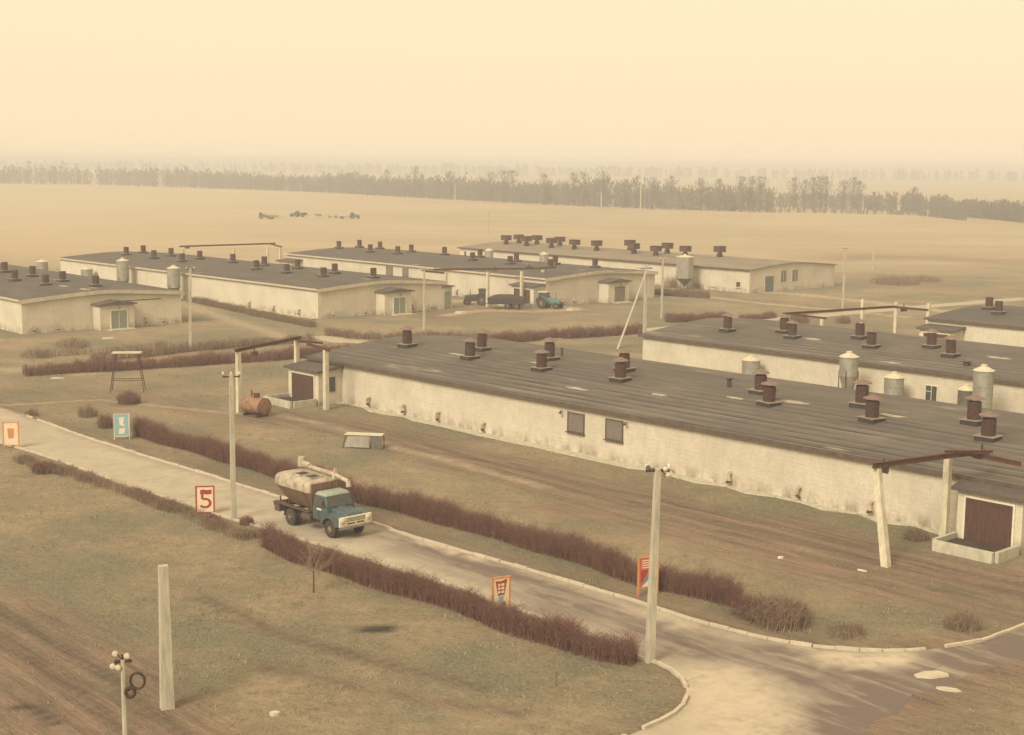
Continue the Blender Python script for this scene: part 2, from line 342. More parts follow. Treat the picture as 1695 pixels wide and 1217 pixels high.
me=bpy.data.meshes.new('ground'); me.vertices.add(len(co)); me.vertices.foreach_set('co',co.ravel())
me.loops.add(q.size); me.loops.foreach_set('vertex_index',q.ravel()); me.polygons.add(len(q)); me.polygons.foreach_set('loop_start',np.arange(len(q))*4)
me.update(calc_edges=True); set_zones(me,co)
AZ=math.radians(43)
def ground_mat():
    m,n,b=newmat('grass_and_soil'); v=coords(n)
    va=coords_dir(n,10,math.radians(133))          # streaks along the wheel tracks
    a=N(n,'ShaderNodeVertexColor',layer_name='zones'); sc=N(n,'ShaderNodeSeparateColor'); n.links.new(a.outputs[0],sc.inputs[0])
    mud,fld,lt,dk=sc.outputs[0],sc.outputs[1],sc.outputs[2],a.outputs[1]
    n1=noise(n,v,.075,5,.66,.41,.58); n2=noise(n,v,.33,5,.7,.38,.64); n3=noise(n,v,1.5,6,.8,.40,.66); n4=noise(n,v,5.5,4,.8,.38,.66)
    col=mixc(n,n1,(.142,.152,.103),(.355,.27,.175)); col=mixc(n,math_(n,'MULTIPLY',n2,.6),col,(.20,.16,.10))
    col=mixc(n,math_(n,'MULTIPLY',n3,.55),col,(.088,.080,.062)); col=mixc(n,math_(n,'MULTIPLY',n4,.45),col,(.44,.365,.24))
    vf=coords_dir(n,10,math.radians(-4))
    f1=noise(n,v,.012,4,.6,.38,.62); f2=noise(n,vf,.055,4,.7,.4,.66); f3=noise(n,vf,.5,4,.7,.35,.65)
    fc=mixc(n,f1,(.44,.355,.225),(.36,.285,.18)); fc=mixc(n,math_(n,'MULTIPLY',f2,.5),fc,(.27,.205,.14)); fc=mixc(n,math_(n,'MULTIPLY',f3,.3),fc,(.48,.39,.25))
    col=mixc(n,fld,col,fc)
    s1=noise(n,va,1.5,5,.7,.36,.62); s2=noise(n,v,1.1,5,.7,.35,.65)
    mc=mixc(n,s1,(.105,.070,.056),(.325,.215,.16)); mc=mixc(n,math_(n,'MULTIPLY',s2,.40),mc,(.20,.145,.10))
    mf=math_(n,'MULTIPLY',mud,math_(n,'ADD',.45,math_(n,'MULTIPLY',noise(n,va,.6,4,.7),.55)))
    col=mixc(n,mf,col,mc)
    lf=math_(n,'MULTIPLY',lt,math_(n,'ADD',.35,math_(n,'MULTIPLY',n3,-.25))); lf=math_(n,'MULTIPLY',lt,noise(n,v,1.2,4,.7,.25,.6))
    col=mixc(n,lf,col,(.52,.42,.28))
    col=mixc(n,dk,col,(.055,.05,.045))
    n.links.new(col,b.inputs['Base Color']); b.inputs['Roughness'].default_value=.95; b.inputs['Specular IOR Level'].default_value=.1
    h=math_(n,'ADD',math_(n,'MULTIPLY',n3,.6),math_(n,'MULTIPLY',n4,.25)); h=math_(n,'ADD',h,math_(n,'MULTIPLY',math_(n,'MULTIPLY',s1,mud),1.0))
    bump(n,b,h,.8,.15); return m
me.materials.append(ground_mat()); g=bpy.data.objects.new('ground',me); C.objects.link(g); tag(g,'rough autumn grass and soil of the farmyard and field','ground',kind='structure')
# ------------------------------------------------------------------ roads
def road_mat(name,c1,c2,mudc):
    m,n,b=newmat(name); v=coords(n); va=coords_dir(n,8,math.radians(133))
    a=N(n,'ShaderNodeVertexColor',layer_name='wear'); sc=N(n,'ShaderNodeSeparateColor'); n.links.new(a.outputs[0],sc.inputs[0])
    col=mixc(n,noise(n,v,.22,5,.65),c1,c2); col=mixc(n,math_(n,'MULTIPLY',noise(n,v,1.6,4,.7,.45,.75),.3),col,mudc)
    col=mixc(n,math_(n,'MULTIPLY',noise(n,v,16,3,.7),.22),col,tuple(x*.7 for x in c2))
    sl_=noise(n,va,.9,5,.72,.36,.60); pat=noise(n,coords_dir(n,3,math.radians(133)),.55,4,.6,.42,.56)
    mf=math_(n,'MULTIPLY',sc.outputs[0],math_(n,'ADD',.25,math_(n,'MULTIPLY',math_(n,'MAXIMUM',sl_,pat),.75)))
    col=mixc(n,mf,col,mudc); col=mixc(n,math_(n,'MULTIPLY',sc.outputs[2],noise(n,v,1.1,4,.7,.3,.55)),col,(.49,.415,.30))
    tcj=coords_dir(n,1,math.radians(133)); sj=N(n,'ShaderNodeSeparateXYZ'); n.links.new(tcj,sj.inputs[0])
    jn=math_(n,'LESS_THAN',math_(n,'FRACT',math_(n,'MULTIPLY',sj.outputs[0],.167)),.02)
    col=mixc(n,math_(n,'MULTIPLY',jn,math_(n,'MULTIPLY',noise(n,v,.4,3,.6,.4,.6),.5)),col,(.16,.125,.09))
    n.links.new(col,b.inputs['Base Color']); b.inputs['Roughness'].default_value=.88; b.inputs['Specular IOR Level'].default_value=.2
    bump(n,b,sl_,.3,.03); return m
def sheet(name,poly,z,mat,cell,wear):
    bm=bmesh.new(); f=bm.faces.new([bm.verts.new((p[0],p[1],z)) for p in poly]); bmesh.ops.triangulate(bm,faces=[f],ngon_method='EAR_CLIP')
    lo=poly.min(0); hi=poly.max(0)
    for ax in(0,1):
        for c_ in np.arange(lo[ax]+cell,hi[ax],cell):
            co_=[0,0,0];co_[ax]=float(c_);no=[0,0,0];no[ax]=1
            bmesh.ops.bisect_plane(bm,geom=bm.verts[:]+bm.edges[:]+bm.faces[:],plane_co=co_,plane_no=no)
    for f in bm.faces:
        if f.normal.z<0: f.normal_flip()
    me=bpy.data.meshes.new(name); bm.to_mesh(me); bm.free()
    P=np.array([v.co[:2] for v in me.vertices]); a=me.color_attributes.new('wear','FLOAT_COLOR','POINT'); a.data.foreach_set('color',wear(P).astype(np.float32).ravel())
    me.materials.append(mat); o=bpy.data.objects.new(name,me); C.objects.link(o); return o
def road_wear(P):
    w1=wob(P,.7,3); w2=wob(P,2.2,4)
    m=sm(dist(P,pl((700,905),(850,955),(1000,1010),(1120,1060),(1260,1110),(1500,1160)))+w1*.6,.8,3.0)*1.0
    m=np.maximum(m,sm(dist(P,pl((640,885),(760,925),(860,950),(960,985)))+w1*.4,.4,1.7))
    m=np.maximum(m,sm(dist(P,pl((880,1010),(930,1015),(1010,990)))+w1*.4,.1,.9)*.8)
    m=np.maximum(m,sm(dist(P,pl((1300,1090),(1420,1110),(1560,1130),(1750,1160)))+w1*1.,1.5,4)*1.)
    m=np.maximum(m,sm(dist(P,pl((1180,1210),(1300,1180),(1420,1150)))+w1*.3,.3,1.2)*.7)
    m=np.maximum(m,sm(dist(P,KERB_FAR)+w2*.15,.15,.6)*.5)
    m=np.maximum(m,sm(dist(P,EDGE)+w1*.8,1.6,5.5)*1.25)
    l=sm(dist(P,pl((1380,1090),(1440,1096),(1480,1090)))+w2*.2,.3,1.3)
    l=np.maximum(l,sm(dist(P,pl((700,897),(740,910),(790,925)))+w2*.2,.15,.5)*.7); l=np.maximum(l,sm(dist(P,pl((1060,1010),(1140,1035)))+w2*.2,.2,.7)*.7)
    l=np.maximum(l,sm(dist(P,pl((1190,1130),(1230,1180),(1220,1230)))+w1*.5,1.0,3.0)*.8)
    m=m*(1-l*.8)
    return np.stack([m,m*0,l,m*0+1],1)
ROADM=road_mat('dusty_concrete_road',(.45,.39,.295),(.36,.305,.225),(.15,.118,.098))
o=sheet('road',ROAD,.004,ROADM,1.0,road_wear); tag(o,'dusty concrete farm road','road',kind='structure')
cr_n=[]; 
cr1=offset(CROSS,1.6); cr2=offset(CROSS,-1.6)
o=sheet('side_road',np.vstack([cr1,cr2[::-1]]),.004,ROADM,4.,lambda P: np.stack([P[:,0]*0+.2,P[:,0]*0,P[:,0]*0+.3,P[:,0]*0+1],1)); tag(o,'narrow pale cross road between the barns','road',kind='structure')
def kerb(name,line_,label,w=.16,h=.13,L=1.0):
    t=thing(name,label,'kerb',(line_[0][0],line_[0][1],0)); tag(t,kind='structure'); mb=MB(); o0=Vector((line_[0][0],line_[0][1],0))
    # resample in stones
    seg=np.linalg.norm(np.diff(line_,axis=0),axis=1); cum=np.concatenate([[0],np.cumsum(seg)]); n=int(cum[-1]/L)
    s=np.linspace(0,cum[-1],n+1); px=np.interp(s,cum,line_[:,0]); py=np.interp(s,cum,line_[:,1])
    for i in range(n):
        if random.random()<.04: continue
        a=Vector((px[i],py[i],0)); b=Vector((px[i+1],py[i+1],0)); d=b-a; l=d.length
        hh=h+random.uniform(-.03,.015)
        mb.box((a+b)/2-o0+Vector((random.uniform(-.015,.015),random.uniform(-.015,.015),hh/2-.03)),(l-.03,w,hh+.06),math.atan2(d.y,d.x))
    mb.build('kerb_stones',track_cream,t,bevel=0)
    return t
kerb('kerb',KERB_FAR[1:],'long line of pale kerb stones along the far side of the road')
kerb('kerb',KERB_NEAR[:],'pale kerb stones along the near side of the road, curving round the grass corner')
kerb('kerb',cr2[:8],'low pale kerb along the cross road behind the long foreground barn')
# ------------------------------------------------------------------ buildings
def uv(az):
    a=math.radians(az); return Vector((-math.sin(a),math.cos(a),0)),Vector((math.cos(a),math.sin(a),0))
vent_me=None
def ventilator_mesh(cap=True):
    mb=MB(); mb.box((0,0,.17),(1.25,1.25,.40),mi=1); mb.box((0,0,.395),(1.36,1.36,.05),mi=2)
    mb.lathe([(.44,.42),(.44,1.52)],n=12,mi=0)
    for z in(.62,.84,1.06,1.28): mb.lathe([(.445,z-.02),(.475,z),(.445,z+.02)],n=12,mi=0)
    if cap:
        for a in range(4): mb.tube((.33*math.cos(a*1.57),.33*math.sin(a*1.57),1.5),(.33*math.cos(a*1.57),.33*math.sin(a*1.57),1.72),.025,n=4,mi=1)
        mb.lathe([(.66,1.70),(.64,1.74),(.10,1.95),(.04,1.99)],n=12,mi=3)
    o=mb.build('ventilator',[vent_red,tar_and_shade,flash,cap_m]); me=o.data; bpy.data.objects.remove(o); return me
cap_m=simple('faded_pink_cap_paint',(.22,.15,.12),(.15,.10,.085),5,.7)
VENT=ventilator_mesh(True); VENT2=ventilator_mesh(False)
def box_vent():
    mb=MB(); mb.box((0,0,.3),(.75,.75,.7),mi=1); mb.lathe([(.35,.6),(.35,.95)],n=8,mi=1); mb.box((0,0,1.42),(1.55,1.55,.95),mi=0)
    for z in(1.1,1.42,1.74): mb.box((0,0,z),(1.62,1.62,.07),mi=0)
    mb.box((0,0,1.92),(1.7,1.7,.05),mi=1)
    o=mb.build('ventilator',[rust,tar_and_shade]); me=o.data; bpy.data.objects.remove(o); return me
BOXV=box_vent()
class Barn: pass
def arch(Wd,h,hr,n=12,off=0.,over=0.):
    return [(-over+(Wd+2*over)*i/n, h+(hr-h)*(1-abs((-over+(Wd+2*over)*i/n-Wd/2)/(Wd/2))**1.35)+off) for i in range(n+1)]
def barn(label,x,y,az,L,Wd,h,hr,roofm,wallm,fascia=None,eave=fascia_d,thick=.16):
    b=Barn(); b.root=thing('barn',label,'barn',(x,y,0),math.radians(az)); b.o=Vector((x,y,0)); b.u,b.v=uv(az); b.L,b.W,b.h,b.hr=L,Wd,h,hr
    poly=[(0,-.2),(Wd,-.2)]+[(px,pz) for px,pz in arch(Wd,h,hr,14)][::-1]
    mb=MB(); mb.extrude(poly,0,L); b.wall=mb.build('wall',wallm,b.root)
    lo=arch(Wd,h,hr,18,.004,.35); hi=arch(Wd,h,hr,18,thick,.35)
    mb=MB(); mb.extrude(lo+hi[::-1],-.30,L+.30); b.roof=mb.build('roof',roofm,b.root)
    mb=MB(); z0=lo[0][1]
    mb.box((-.375,L/2,z0+thick/2-.02),(.05,L+.7,thick+.08)); mb.build('eaves_board',eave,b.root)
    if fascia:
        l2=arch(Wd,h,hr,18,-.34,.33); h2=arch(Wd,h,hr,18,thick-.03,.33)
        mb=MB(); mb.extrude(l2+h2[::-1],-.36,-.305); mb.build('gable_board',fascia,b.root)
    return b
def rz_at(b,t): return b.h+(b.hr-b.h)*(1-abs((t-b.W/2)/(b.W/2))**1.35)+.14
def on_roof(b,px,py):
    z=b.h+.6
    for _ in range(6):
        p=at(px,py,z)-b.o; t=p.dot(b.v); s=p.dot(b.u); t=min(max(t,.8),b.W-.8); z=rz_at(b,t)
    return t,s,z
def vents(b,pts,mesh):
    for px,py in pts:
        t,s,z=on_roof(b,px,py); s=min(max(s,1.),b.L-1.)
        o=link_mesh('ventilator',mesh,b.roof,(t,s+.4,z-.06),random.uniform(-.12,.12)); o.rotation_euler.x=random.uniform(-.025,.025); o.rotation_euler.y=random.uniform(-.025,.025) 
        k=random.uniform(.94,1.06); o.scale=(1,1,k)
def pipe(b,px,py,r=.16,hh=.75):
    t,s,z=on_roof(b,px,py); mb=MB(); mb.tube((t,s,z-.1),(t,s,z+hh),r,n=8); mb.box((t,s,z+hh),(r*2.6,r*2.6,.06)); mb.build('pipe',rust_dark,b.roof)
def on_wall(b,px,py,t=0.):
    """s and z of a pixel on the long front wall (t=0)"""
    x=(px-PW/2)/FPX; y=-(py-PH/2)/FPX; d=fw+cr_*x+cu_*y; o=Vector((0,0,HC)); k=((b.o+b.v*t)-o).dot(b.v)/d.dot(b.v); p=o+d*k-b.o; return p.dot(b.u),p.z
def on_gable(b,px,py,s=0.):
    x=(px-PW/2)/FPX; y=-(py-PH/2)/FPX; d=fw+cr_*x+cu_*y; o=Vector((0,0,HC)); k=((b.o+b.u*s)-o).dot(b.u)/d.dot(b.u); p=o+d*k-b.o; return p.dot(b.v),p.z
def window_long(b,p0,p1,panem,frame=white_paint,bars=True):
    s0,z1=on_wall(b,*p0); s1,z0=on_wall(b,*p1); c=((s0+s1)/2,(z0+z1)/2); w_,h_=abs(s0-s1),abs(z1-z0)
    mb=MB(); mb.box((-.02,c[0],c[1]),(.05,w_,h_)); win=mb.build('window',panem,b.root)
    mb=MB()
    for sgn in(-1,1):
        mb.box((-.05,c[0]+sgn*w_/2,c[1]),(.09,.07,h_+.12)); mb.box((-.052,c[0],c[1]+sgn*h_/2),(.09,w_+.02,.07))
    if bars: mb.box((-.048,c[0],c[1]),(.05,.05,h_-.07)); mb.box((-.046,c[0]+w_*.24,c[1]+h_*.15),(.05,w_*.4,.05))
    mb.build('frame',frame,win); mb=MB(); mb.box((-.11,c[0],c[1]-h_/2-.08),(.24,w_+.2,.06)); mb.build('sill',fascia_d if frame is not white_paint else concrete,win)
def gable_open(b,name,p0,p1,m,frame=white_paint):
    t0,z1=on_gable(b,*p0); t1,z0=on_gable(b,*p1); z0=max(z0,.03) if name=='window' else .05
    mb=MB(); mb.box(((t0+t1)/2,-.02,(z0+z1)/2),(abs(t1-t0),.06,z1-z0)); d=mb.build(name,m,b.root)
    mb=MB()
    for t_ in(t0,t1): mb.box((t_,-.05,(z0+z1)/2),(.08,.10,z1-z0))
    mb.box(((t0+t1)/2,-.053,z1+.03),(abs(t1-t0)+.1,.11,.08))
    if name=='window': mb.box(((t0+t1)/2,-.045,(z0+z1)/2),(.05,.07,z1-z0-.05))
    mb.build('frame',frame,d)
def gable_vestibule(b,tc,width,depth,zt,doorm,dw=2.1,dh=2.35,doff=.2):
    mb=MB(); mb.box((tc,-depth/2,zt/2-.1),(width,depth-.006,zt+.2)); v_=mb.build('vestibule',limewash2,b.root)
    mb=MB(); a=[(tc-width/2-.3,zt+.02),(tc-width/2-.3,zt+.16),(tc,zt+.62),(tc+width/2+.3,zt+.2),(tc+width/2+.3,zt+.05)]
    mb.extrude(a,-depth-.35,-.31 if False else -.02); mb.build('vestibule_roof',vest_roof,v_)
    mb=MB(); mb.box((tc+doff,-depth-.02,dh/2+.03),(dw,.07,dh))
    d=mb.build('door',doorm,v_)
    mb=MB(); 
    for s_ in(-1,1): mb.box((tc+doff+s_*(dw/2+.06),-depth-.04,dh/2+.03),(.12,.12,dh))
    mb.box((tc+doff,-depth-.043,dh+.1),(dw+.24,.125,.14)); mb.box((tc+doff,-depth-.065,dh/2),(.05,.03,dh-.1)); mb.build('door_frame',white_paint if doorm is green_door else grey_board,v_)
    mb=MB(); mb.tube((tc+doff,-depth-.02,zt-.25),(tc+doff,-depth-.3,zt-.3),.03,n=5); mb.lathe([(.1,0),(.03,.14)],(tc+doff,-depth-.3,zt-.42),8); mb.build('wall_lamp',rust_dark,v_)
    mb=MB(); mb.box((tc+doff,-depth-.7,.06),(dw+1.2,1.3,.14)); mb.build('doorstep',concrete,v_)
fan_m=simple('rust_stained_duct',(.55,.46,.34),(.30,.20,.13),3.5,.8)
def wall_fans(b,pts,long=True):
    """small extractor elbows low on the wall"""
    for px,py in pts:
        mb=MB()
        if long: s,z=on_wall(b,px,py); P_=lambda q,o,z_:(-o,s+q,z_)
        else: t,z=on_gable(b,px,py); P_=lambda q,o,z_:(t+q,-o,z_)
        z=.62+random.uniform(-.08,.08); l=random.choice((-1,1))
        mb.tube(P_(0,0,z+.30),P_(0,.30,z+.27),.10,n=8); mb.tube(P_(0,.30,z+.33),P_(-.12*l,.30,z-.15),.10,.12,n=8); mb.tube(P_(-.12*l,.30,z-.15),P_(.14*l,.31,z-.30),.11,.09,n=8,mi=1)
        c=P_(0,.012,z+.30); mb.box(c,(.024,.30,.30) if long else (.30,.024,.30),mi=0)
        mb.build('extractor_duct',[fan_m,rust],b.root)
def plinth_edge(b,n=40):
    """cracked concrete strip along the foot of the wall, ragged outer edge, one piece"""
    r=random.Random(int(b.L*10)); mb=MB(); vs=[]
    for i in range(n+1):
        y=b.L*i/n; w_=r.choice((.15,.35,.8,1.0,.95)); vs+=[(-.004,y,.07),(-w_,y+r.uniform(-.2,.2),.06),(-w_-.02,y,-.05)]
    mb.add(vs,[(3*i+k,3*i+k+1,3*i+k+4,3*i+k+3) for i in range(n) for k in(0,1)]); mb.build('apron',concrete,b.root)

A_=barn('pale limewashed barn at the left edge of the photo, green gable door',-59.4,170.9,41,62,21.3,4.05,4.75,felt_dark,limewash2,fascia_m,fascia_m)
vents(A_,[(10,452),(27,466),(56,459),(78,473),(106,467),(161,475)],VENT2)
gable_vestibule(A_,11.4,4.6,2.0,3.05,green_door)
mb=MB(); mb.box((A_.W/2+4,-.03,3.35),(A_.W/2-3,.06,.10)); mb.build('string_course',fascia_d,A_.root)
wall_fans(A_,[(55,540),(95,535),(240,525),(268,522)],False)
B_=barn('long barn left of centre with silos along its wall and a green gable door',-26.3,191.1,42.9,77.5,22,3.95,4.6,felt_dark,limewash2,fascia_m,fascia_m)
B_VENTS=[(211,423),(239,420),(257,429),(285,425),(304,434),(333,430),(388,436),(427,447),(440,441),(477,453),(495,446),(538,459),(557,454),(621,461)]
vents(B_,B_VENTS,VENT2)
gable_vestibule(B_,12.2,4.8,2.0,3.1,green_door)
wall_fans(B_,[(415,505),(455,510),(497,515)]); wall_fans(B_,[(550,520),(603,515),(682,508),(712,505)],False)
plinth_edge(B_)
D_=barn('barn behind the yard with grey shutters and a blue tractor parked at its corner',4.9,211.1,41.8,70.2,23.9,4.1,4.8,felt_dark,limewash,fascia_m,fascia_m)
vents(D_,[(563,412),(578,409),(615,418),(631,413),(660.5,421),(683,418),(738,423),(785,432),(797,427),(847,438),(857.5,434),(914,444),(922,439),(988,444)],VENT2)
pipe(D_,770,424)
gable_vestibule(D_,13.6,4.6,2.0,3.1,grey_board,1.9)
window_long(D_,(640,441),(650,456),grey_board,fascia_d,False); window_long(D_,(667,444),(676,458),grey_board,fascia_d,False)
wall_fans(D_,[(930,500),(948,495)],False); wall_fans(D_,[(758,470),(830,480)])
E_=barn('farthest long barn with box-headed ventilators and a blue door in its gable',39.5,236.7,42,75.5,23.9,3.85,4.65,felt_pale,limewash,None,fascia_d)
vents(E_,[(840,404.5),(861,403),(874,407),(891,404.5),(915,410),(929,407),(953,412.5),(990,415),(1045,415),(1052,420),(1088,423),(1107,420),(1137,425),(1194,426)],BOXV)
gable_open(E_,'door',(1266,458),(1280,482),blue_door,fascia_m); gable_open(E_,'window',(1292,448),(1301,466),grey_board,fascia_m); gable_open(E_,'window',(1311,447),(1320,465),grey_board,fascia_m)
window_long(E_,(1219,466),(1226,476),rust_dark,white_paint,False); window_long(E_,(1178,467),(1184,474),limewash2,white_paint,False)
# near barn: origin at its far-left corner in the photo is u*L
def barn_from_left(px,py,h,L,az,**k):
    p=at(px,py,h); u_,v_=uv(az); return p-u_*L
p=barn_from_left(515,592,3.5,80,43)
N_=barn('long foreground barn with rust-red ventilators and a striped felt roof',p.x,p.y,43.1,80,21.5,3.5,4.45,felt,limewash,None,fascia_d,.2)
N_V=[(679,576),(783,596),(802,582),(902,615),(915,598),(1033,633),(1040,617),(1280,673),(1266,653),(1451,700),(1434,676),(1645,731),(1621,705)]
vents(N_,N_V,VENT); pipe(N_,1207,642,.17,.7); pipe(N_,930,590,.09,.7)
window_long(N_,(941,682),(967,718),grey_board,fascia_d,False); window_long(N_,(1004,693),(1031,731),grey_board,fascia_d,False)
wall_fans(N_,[(613,676),(671,690),(728,700),(803,716),(1210,800),(1325,825),(1443,850)]); plinth_edge(N_)
for px,py in((932,683),(1039,702)):
    s,z=on_wall(N_,px,py); mb=MB(); mb.tube((0,s,z+.1),(-.3,s,z+.15),.03,n=5); mb.lathe([(.13,-.1),(.05,.08)],(-.3,s,z+.05),8); mb.build('wall_lamp',rust_dark,N_.root)
p=barn_from_left(1063,556,3.6,70,43)
C_=barn('barn to the right behind the foreground barn, feed silos along its wall',p.x,p.y,42.9,70,21.5,3.6,4.5,felt,limewash,None,fascia_d,.18)
vents(C_,[(1209,550),(1303,552),(1317,561),(1429,562),(1448,577),(1548,577),(1580,592)],VENT); pipe(C_,1600,607,.3,.4)
window_long(C_,(1533,637),(1551,668),glass,white_paint,True); plinth_edge(C_)
window_long(C_,(1592,642),(1612,680),blue_door,white_paint,False)
p=barn_from_left(1536,528,3.8,60,43)
H_=barn('barn cut off by the right edge, with a brown door under its gantry',p.x,p.y,43,60,21.5,3.8,4.5,felt_dark,limewash2,None,fascia_d)
vents(H_,[(1642,513),(1658,521)],VENT2)
def felt_patch(b,px,py,a_,c_,thick,seed):
    t,s_,z=on_roof(b,px,py); r=random.Random(seed); n=12; vs=[(t,s_,0)]
    for k in range(n):
        q=k*math.tau/n; k_=r.uniform(.6,1.1); vs.append((t+c_*k_*math.cos(q),s_+a_*k_*math.sin(q),0))
    vs=[(x,y,rz_at(b,x)-.14+thick+.012) for x,y,_ in vs]; mb=MB(); mb.add(vs,[(0,k+1,(k+1)%n+1) for k in range(n)]); mb.build('felt_patch',patch_m,b.roof)
patch_m=simple('pale_dried_bitumen_patch',(.42,.37,.28),(.27,.23,.17),1.8,.9,lo=.4,hi=.6)
for k,(px,py,a_,c_) in enumerate(((1312,667,1.5,.45),(1478,690,1.3,.35),(890,602,1.0,.3),(757,588,1.2,.35),(1215,660,1.1,.3),(955,645,1.2,.3),(1090,655,1.0,.25))): felt_patch(N_,px,py,a_,c_,.2,k)
for k,(px,py,a_,c_) in enumerate(((1345,562,1.2,.4),(1655,593,1.6,.4),(1460,603,1.3,.3))): felt_patch(C_,px,py,a_,c_,.18,k+20)
felt_patch(A_,140,479,1.6,.6,.16,31); felt_patch(A_,105,474,1.2,.5,.16,32)
# loading vestibules at the long walls
def side_vestibule(b,s0,s1,depth,zt,doorm,p_open=.5,win=True,pit=True,ds=None):
    """built against the long front wall between s0<s1; the door looks the same way as the wall"""
    mb=MB(); mb.hexa([(-depth,s0,-.1),(-.003,s0,-.1),(-.003,s1,-.1),(-depth,s1,-.1)],[(-depth,s0,zt-.25),(-.003,s0,zt),(-.003,s1,zt),(-depth,s1,zt-.25)]); v_=mb.build('vestibule',limewash2,b.root)
    mb=MB(); mb.hexa([(-depth-.35,s0-.3,zt-.28),(-.01,s0-.3,zt+.01),(-.01,s1+.3,zt+.01),(-depth-.35,s1+.3,zt-.28)],[(-depth-.35,s0-.3,zt-.10),(-.01,s0-.3,zt+.19),(-.01,s1+.3,zt+.19),(-depth-.35,s1+.3,zt-.10)]); mb.build('vestibule_roof',vest_roof,v_)
    w_=(s1-s0); d0,d1=ds or (s0+w_*.12,s1-w_*.12); hh=zt-.75
    mb=MB(); mb.box((-depth-.03,(d0+d1)/2,hh/2+.08),(.06,d1-d0,hh)); d=mb.build('door',doorm,v_)
    mb=MB()
    for y in(d0,d1): mb.box((-depth-.05,y,hh/2+.08),(.1,.12,hh+.1))
    mb.box((-depth-.052,(d0+d1)/2,hh+.18),(.1,d1-d0+.1,.12)); mb.build('door_frame',white_paint,v_)
    if win:
        mb=MB(); mb.box((-depth/2,s0-.02,1.75),(1.0,.05,1.3)); q=mb.build('window',glass,v_)
        # frame of the side window
    if pit:
        mb=MB(); c=(d0+d1)/2; wd=d1-d0+.6; dx=2.6
        mb.box((-depth-dx-.1,c,.3),(.25,wd,.6),mi=0); mb.box((-depth-dx/2-.05,c-wd/2-.1,.3),(dx-.3,.22,.598),mi=0); mb.box((-depth-dx/2-.05,c+wd/2+.1,.3),(dx-.3,.22,.598),mi=0)
        mb.box((-depth-dx/2-.05,c,.15),(dx-.35,wd-.05,.3),mi=1)
        mb.build('loading_trough',[concrete,manure],v_)
s,_=on_wall(N_,566,640); print('N left vest s',s,N_.L)
side_vestibule(N_,s,s+4.6,2.5,3.15,brown_door,win=True)
s,_=on_wall(N_,1585,850); print('N right vest s',s)
side_vestibule(N_,s-4.6,s-.7,1.3,3.3,brown_door,win=False)
s,_=on_wall(D_,890,480); side_vestibule(D_,s-1.5,s+3.5,2.2,3.2,rust,win=False)
side_vestibule(H_,H_.L-4.6,H_.L+.5 if False else H_.L-.3,2.2,3.1,brown_door,win=False)
side_vestibule(D_,D_.L-5,D_.L-.4,2.3,3.2,grey_board,win=False,pit=False)
# B: narrow door annex at the far corner of its near gable
mb=MB(); mb.box((B_.W+.9,1.1,1.55),(1.75,2.2,3.3)); an=mb.build('vestibule',limewash2,B_.root); mb=MB(); mb.box((B_.W+.9,-.03,1.3),(1.2,.06,2.5)); mb.build('door',green_door,an); mb=MB(); mb.box((B_.W+1.0,1.0,3.28),(2.2,2.7,.16)); mb.build('vestibule_roof',vest_roof,an)
# ------------------------------------------------------------------ gantries (overhead rails on posts)
def gantry(label,posts,rails,boxes=(),postm=white_post,w_=.42,group='overhead rail gantries'):
    o=posts[0][0]; t=thing('gantry',label,'gantry',(o[0],o[1],0),0,group); O=Vector((o[0],o[1],0))
    for b_,tp in posts:
        b_=Vector(b_)-O; tp=Vector(tp)-O; mb=MB(); r=w_/2
        d=(tp-b_); a=AZ
        def ring(c,r): return [c+Matrix.Rotation(a,3,'Z')@Vector((x*r,y*r,0)) for x,y in((-1,-1),(1,-1),(1,1),(-1,1))]
        mb.hexa(ring(b_-Vector((0,0,.1)),r),ring(tp,r*.85)); mb.build('post',postm,t,bevel=.02)
    for a_,b_,hh in rails:
        a_=Vector(a_)-O; b_=Vector(b_)-O; d=b_-a_; mb=MB(); n=d.normalized(); sx=n.cross(Vector((0,0,1))).normalized()
        for k,(ww,zz,th) in enumerate(((.20,0,.04),(.06,-hh/2+.02,hh-.08),(.20,-hh+.04,.04))):
            c=[a_+sx*q*ww/2+Vector((0,0,zz-th/2)) for q in(-1,1)]; e=[b_+sx*q*ww/2+Vector((0,0,zz-th/2)) for q in(1,-1)]
            bot=[c[0],c[1],e[0],e[1]]; mb.hexa(bot,[p_+Vector((0,0,th)) for p_ in bot])
        mb.build('rail',rust,t)
    for c,dm in boxes:
        mb=MB(); c=Vector(c)-O; mb.box(c,dm,AZ); mb.tube(c+Vector((0,0,dm[2]/2)),c+Vector((0,0,dm[2]/2+.35)),.06,n=6); mb.lathe([(.12,-.05),(.12,.05)],tuple(c+Vector((.1,-.3,-.1))),10,axis='y'); mb.build('hoist',rust_dark,t)
    return t
def vtop(g_,z): return (g_.x,g_.y,z)
g1=at(396,683); g2=at(492,657); g3=at(540,678); zt=5.2
r1=at(392,577,5.35); r2=at(500,571,5.35); r3=at(517,570,5.35); r4=at(543,577,5.35)
gantry('iron rail on three concrete posts by the far left corner of the foreground barn',
  [(g1,vtop(g1,5.15)),(g2,vtop(g2,5.15)),(g3,vtop(g3,5.15))],[(vtop(g1+(g1-g2).normalized()*.5,5.45),vtop(g2+(g2-g1).normalized()*.7,5.45),.28),((r4+(r4-r3).normalized()*.3),r3-(r4-r3).normalized()*1.2,.26),(vtop(g2,5.15+.02),vtop(at(534,566,5.2),5.17),.2)],[((g1.x+1.2,g1.y+.9,4.9),(.5,.35,.4))])
ga=at(1467,938); gb=at(1562,896); ta=at(1452,768,5.3); tb=vtop(gb,4.9)
ra=at(1445,767,5.4); rb=at(1612,745,5.4); rc=at(1690,765,5.2)
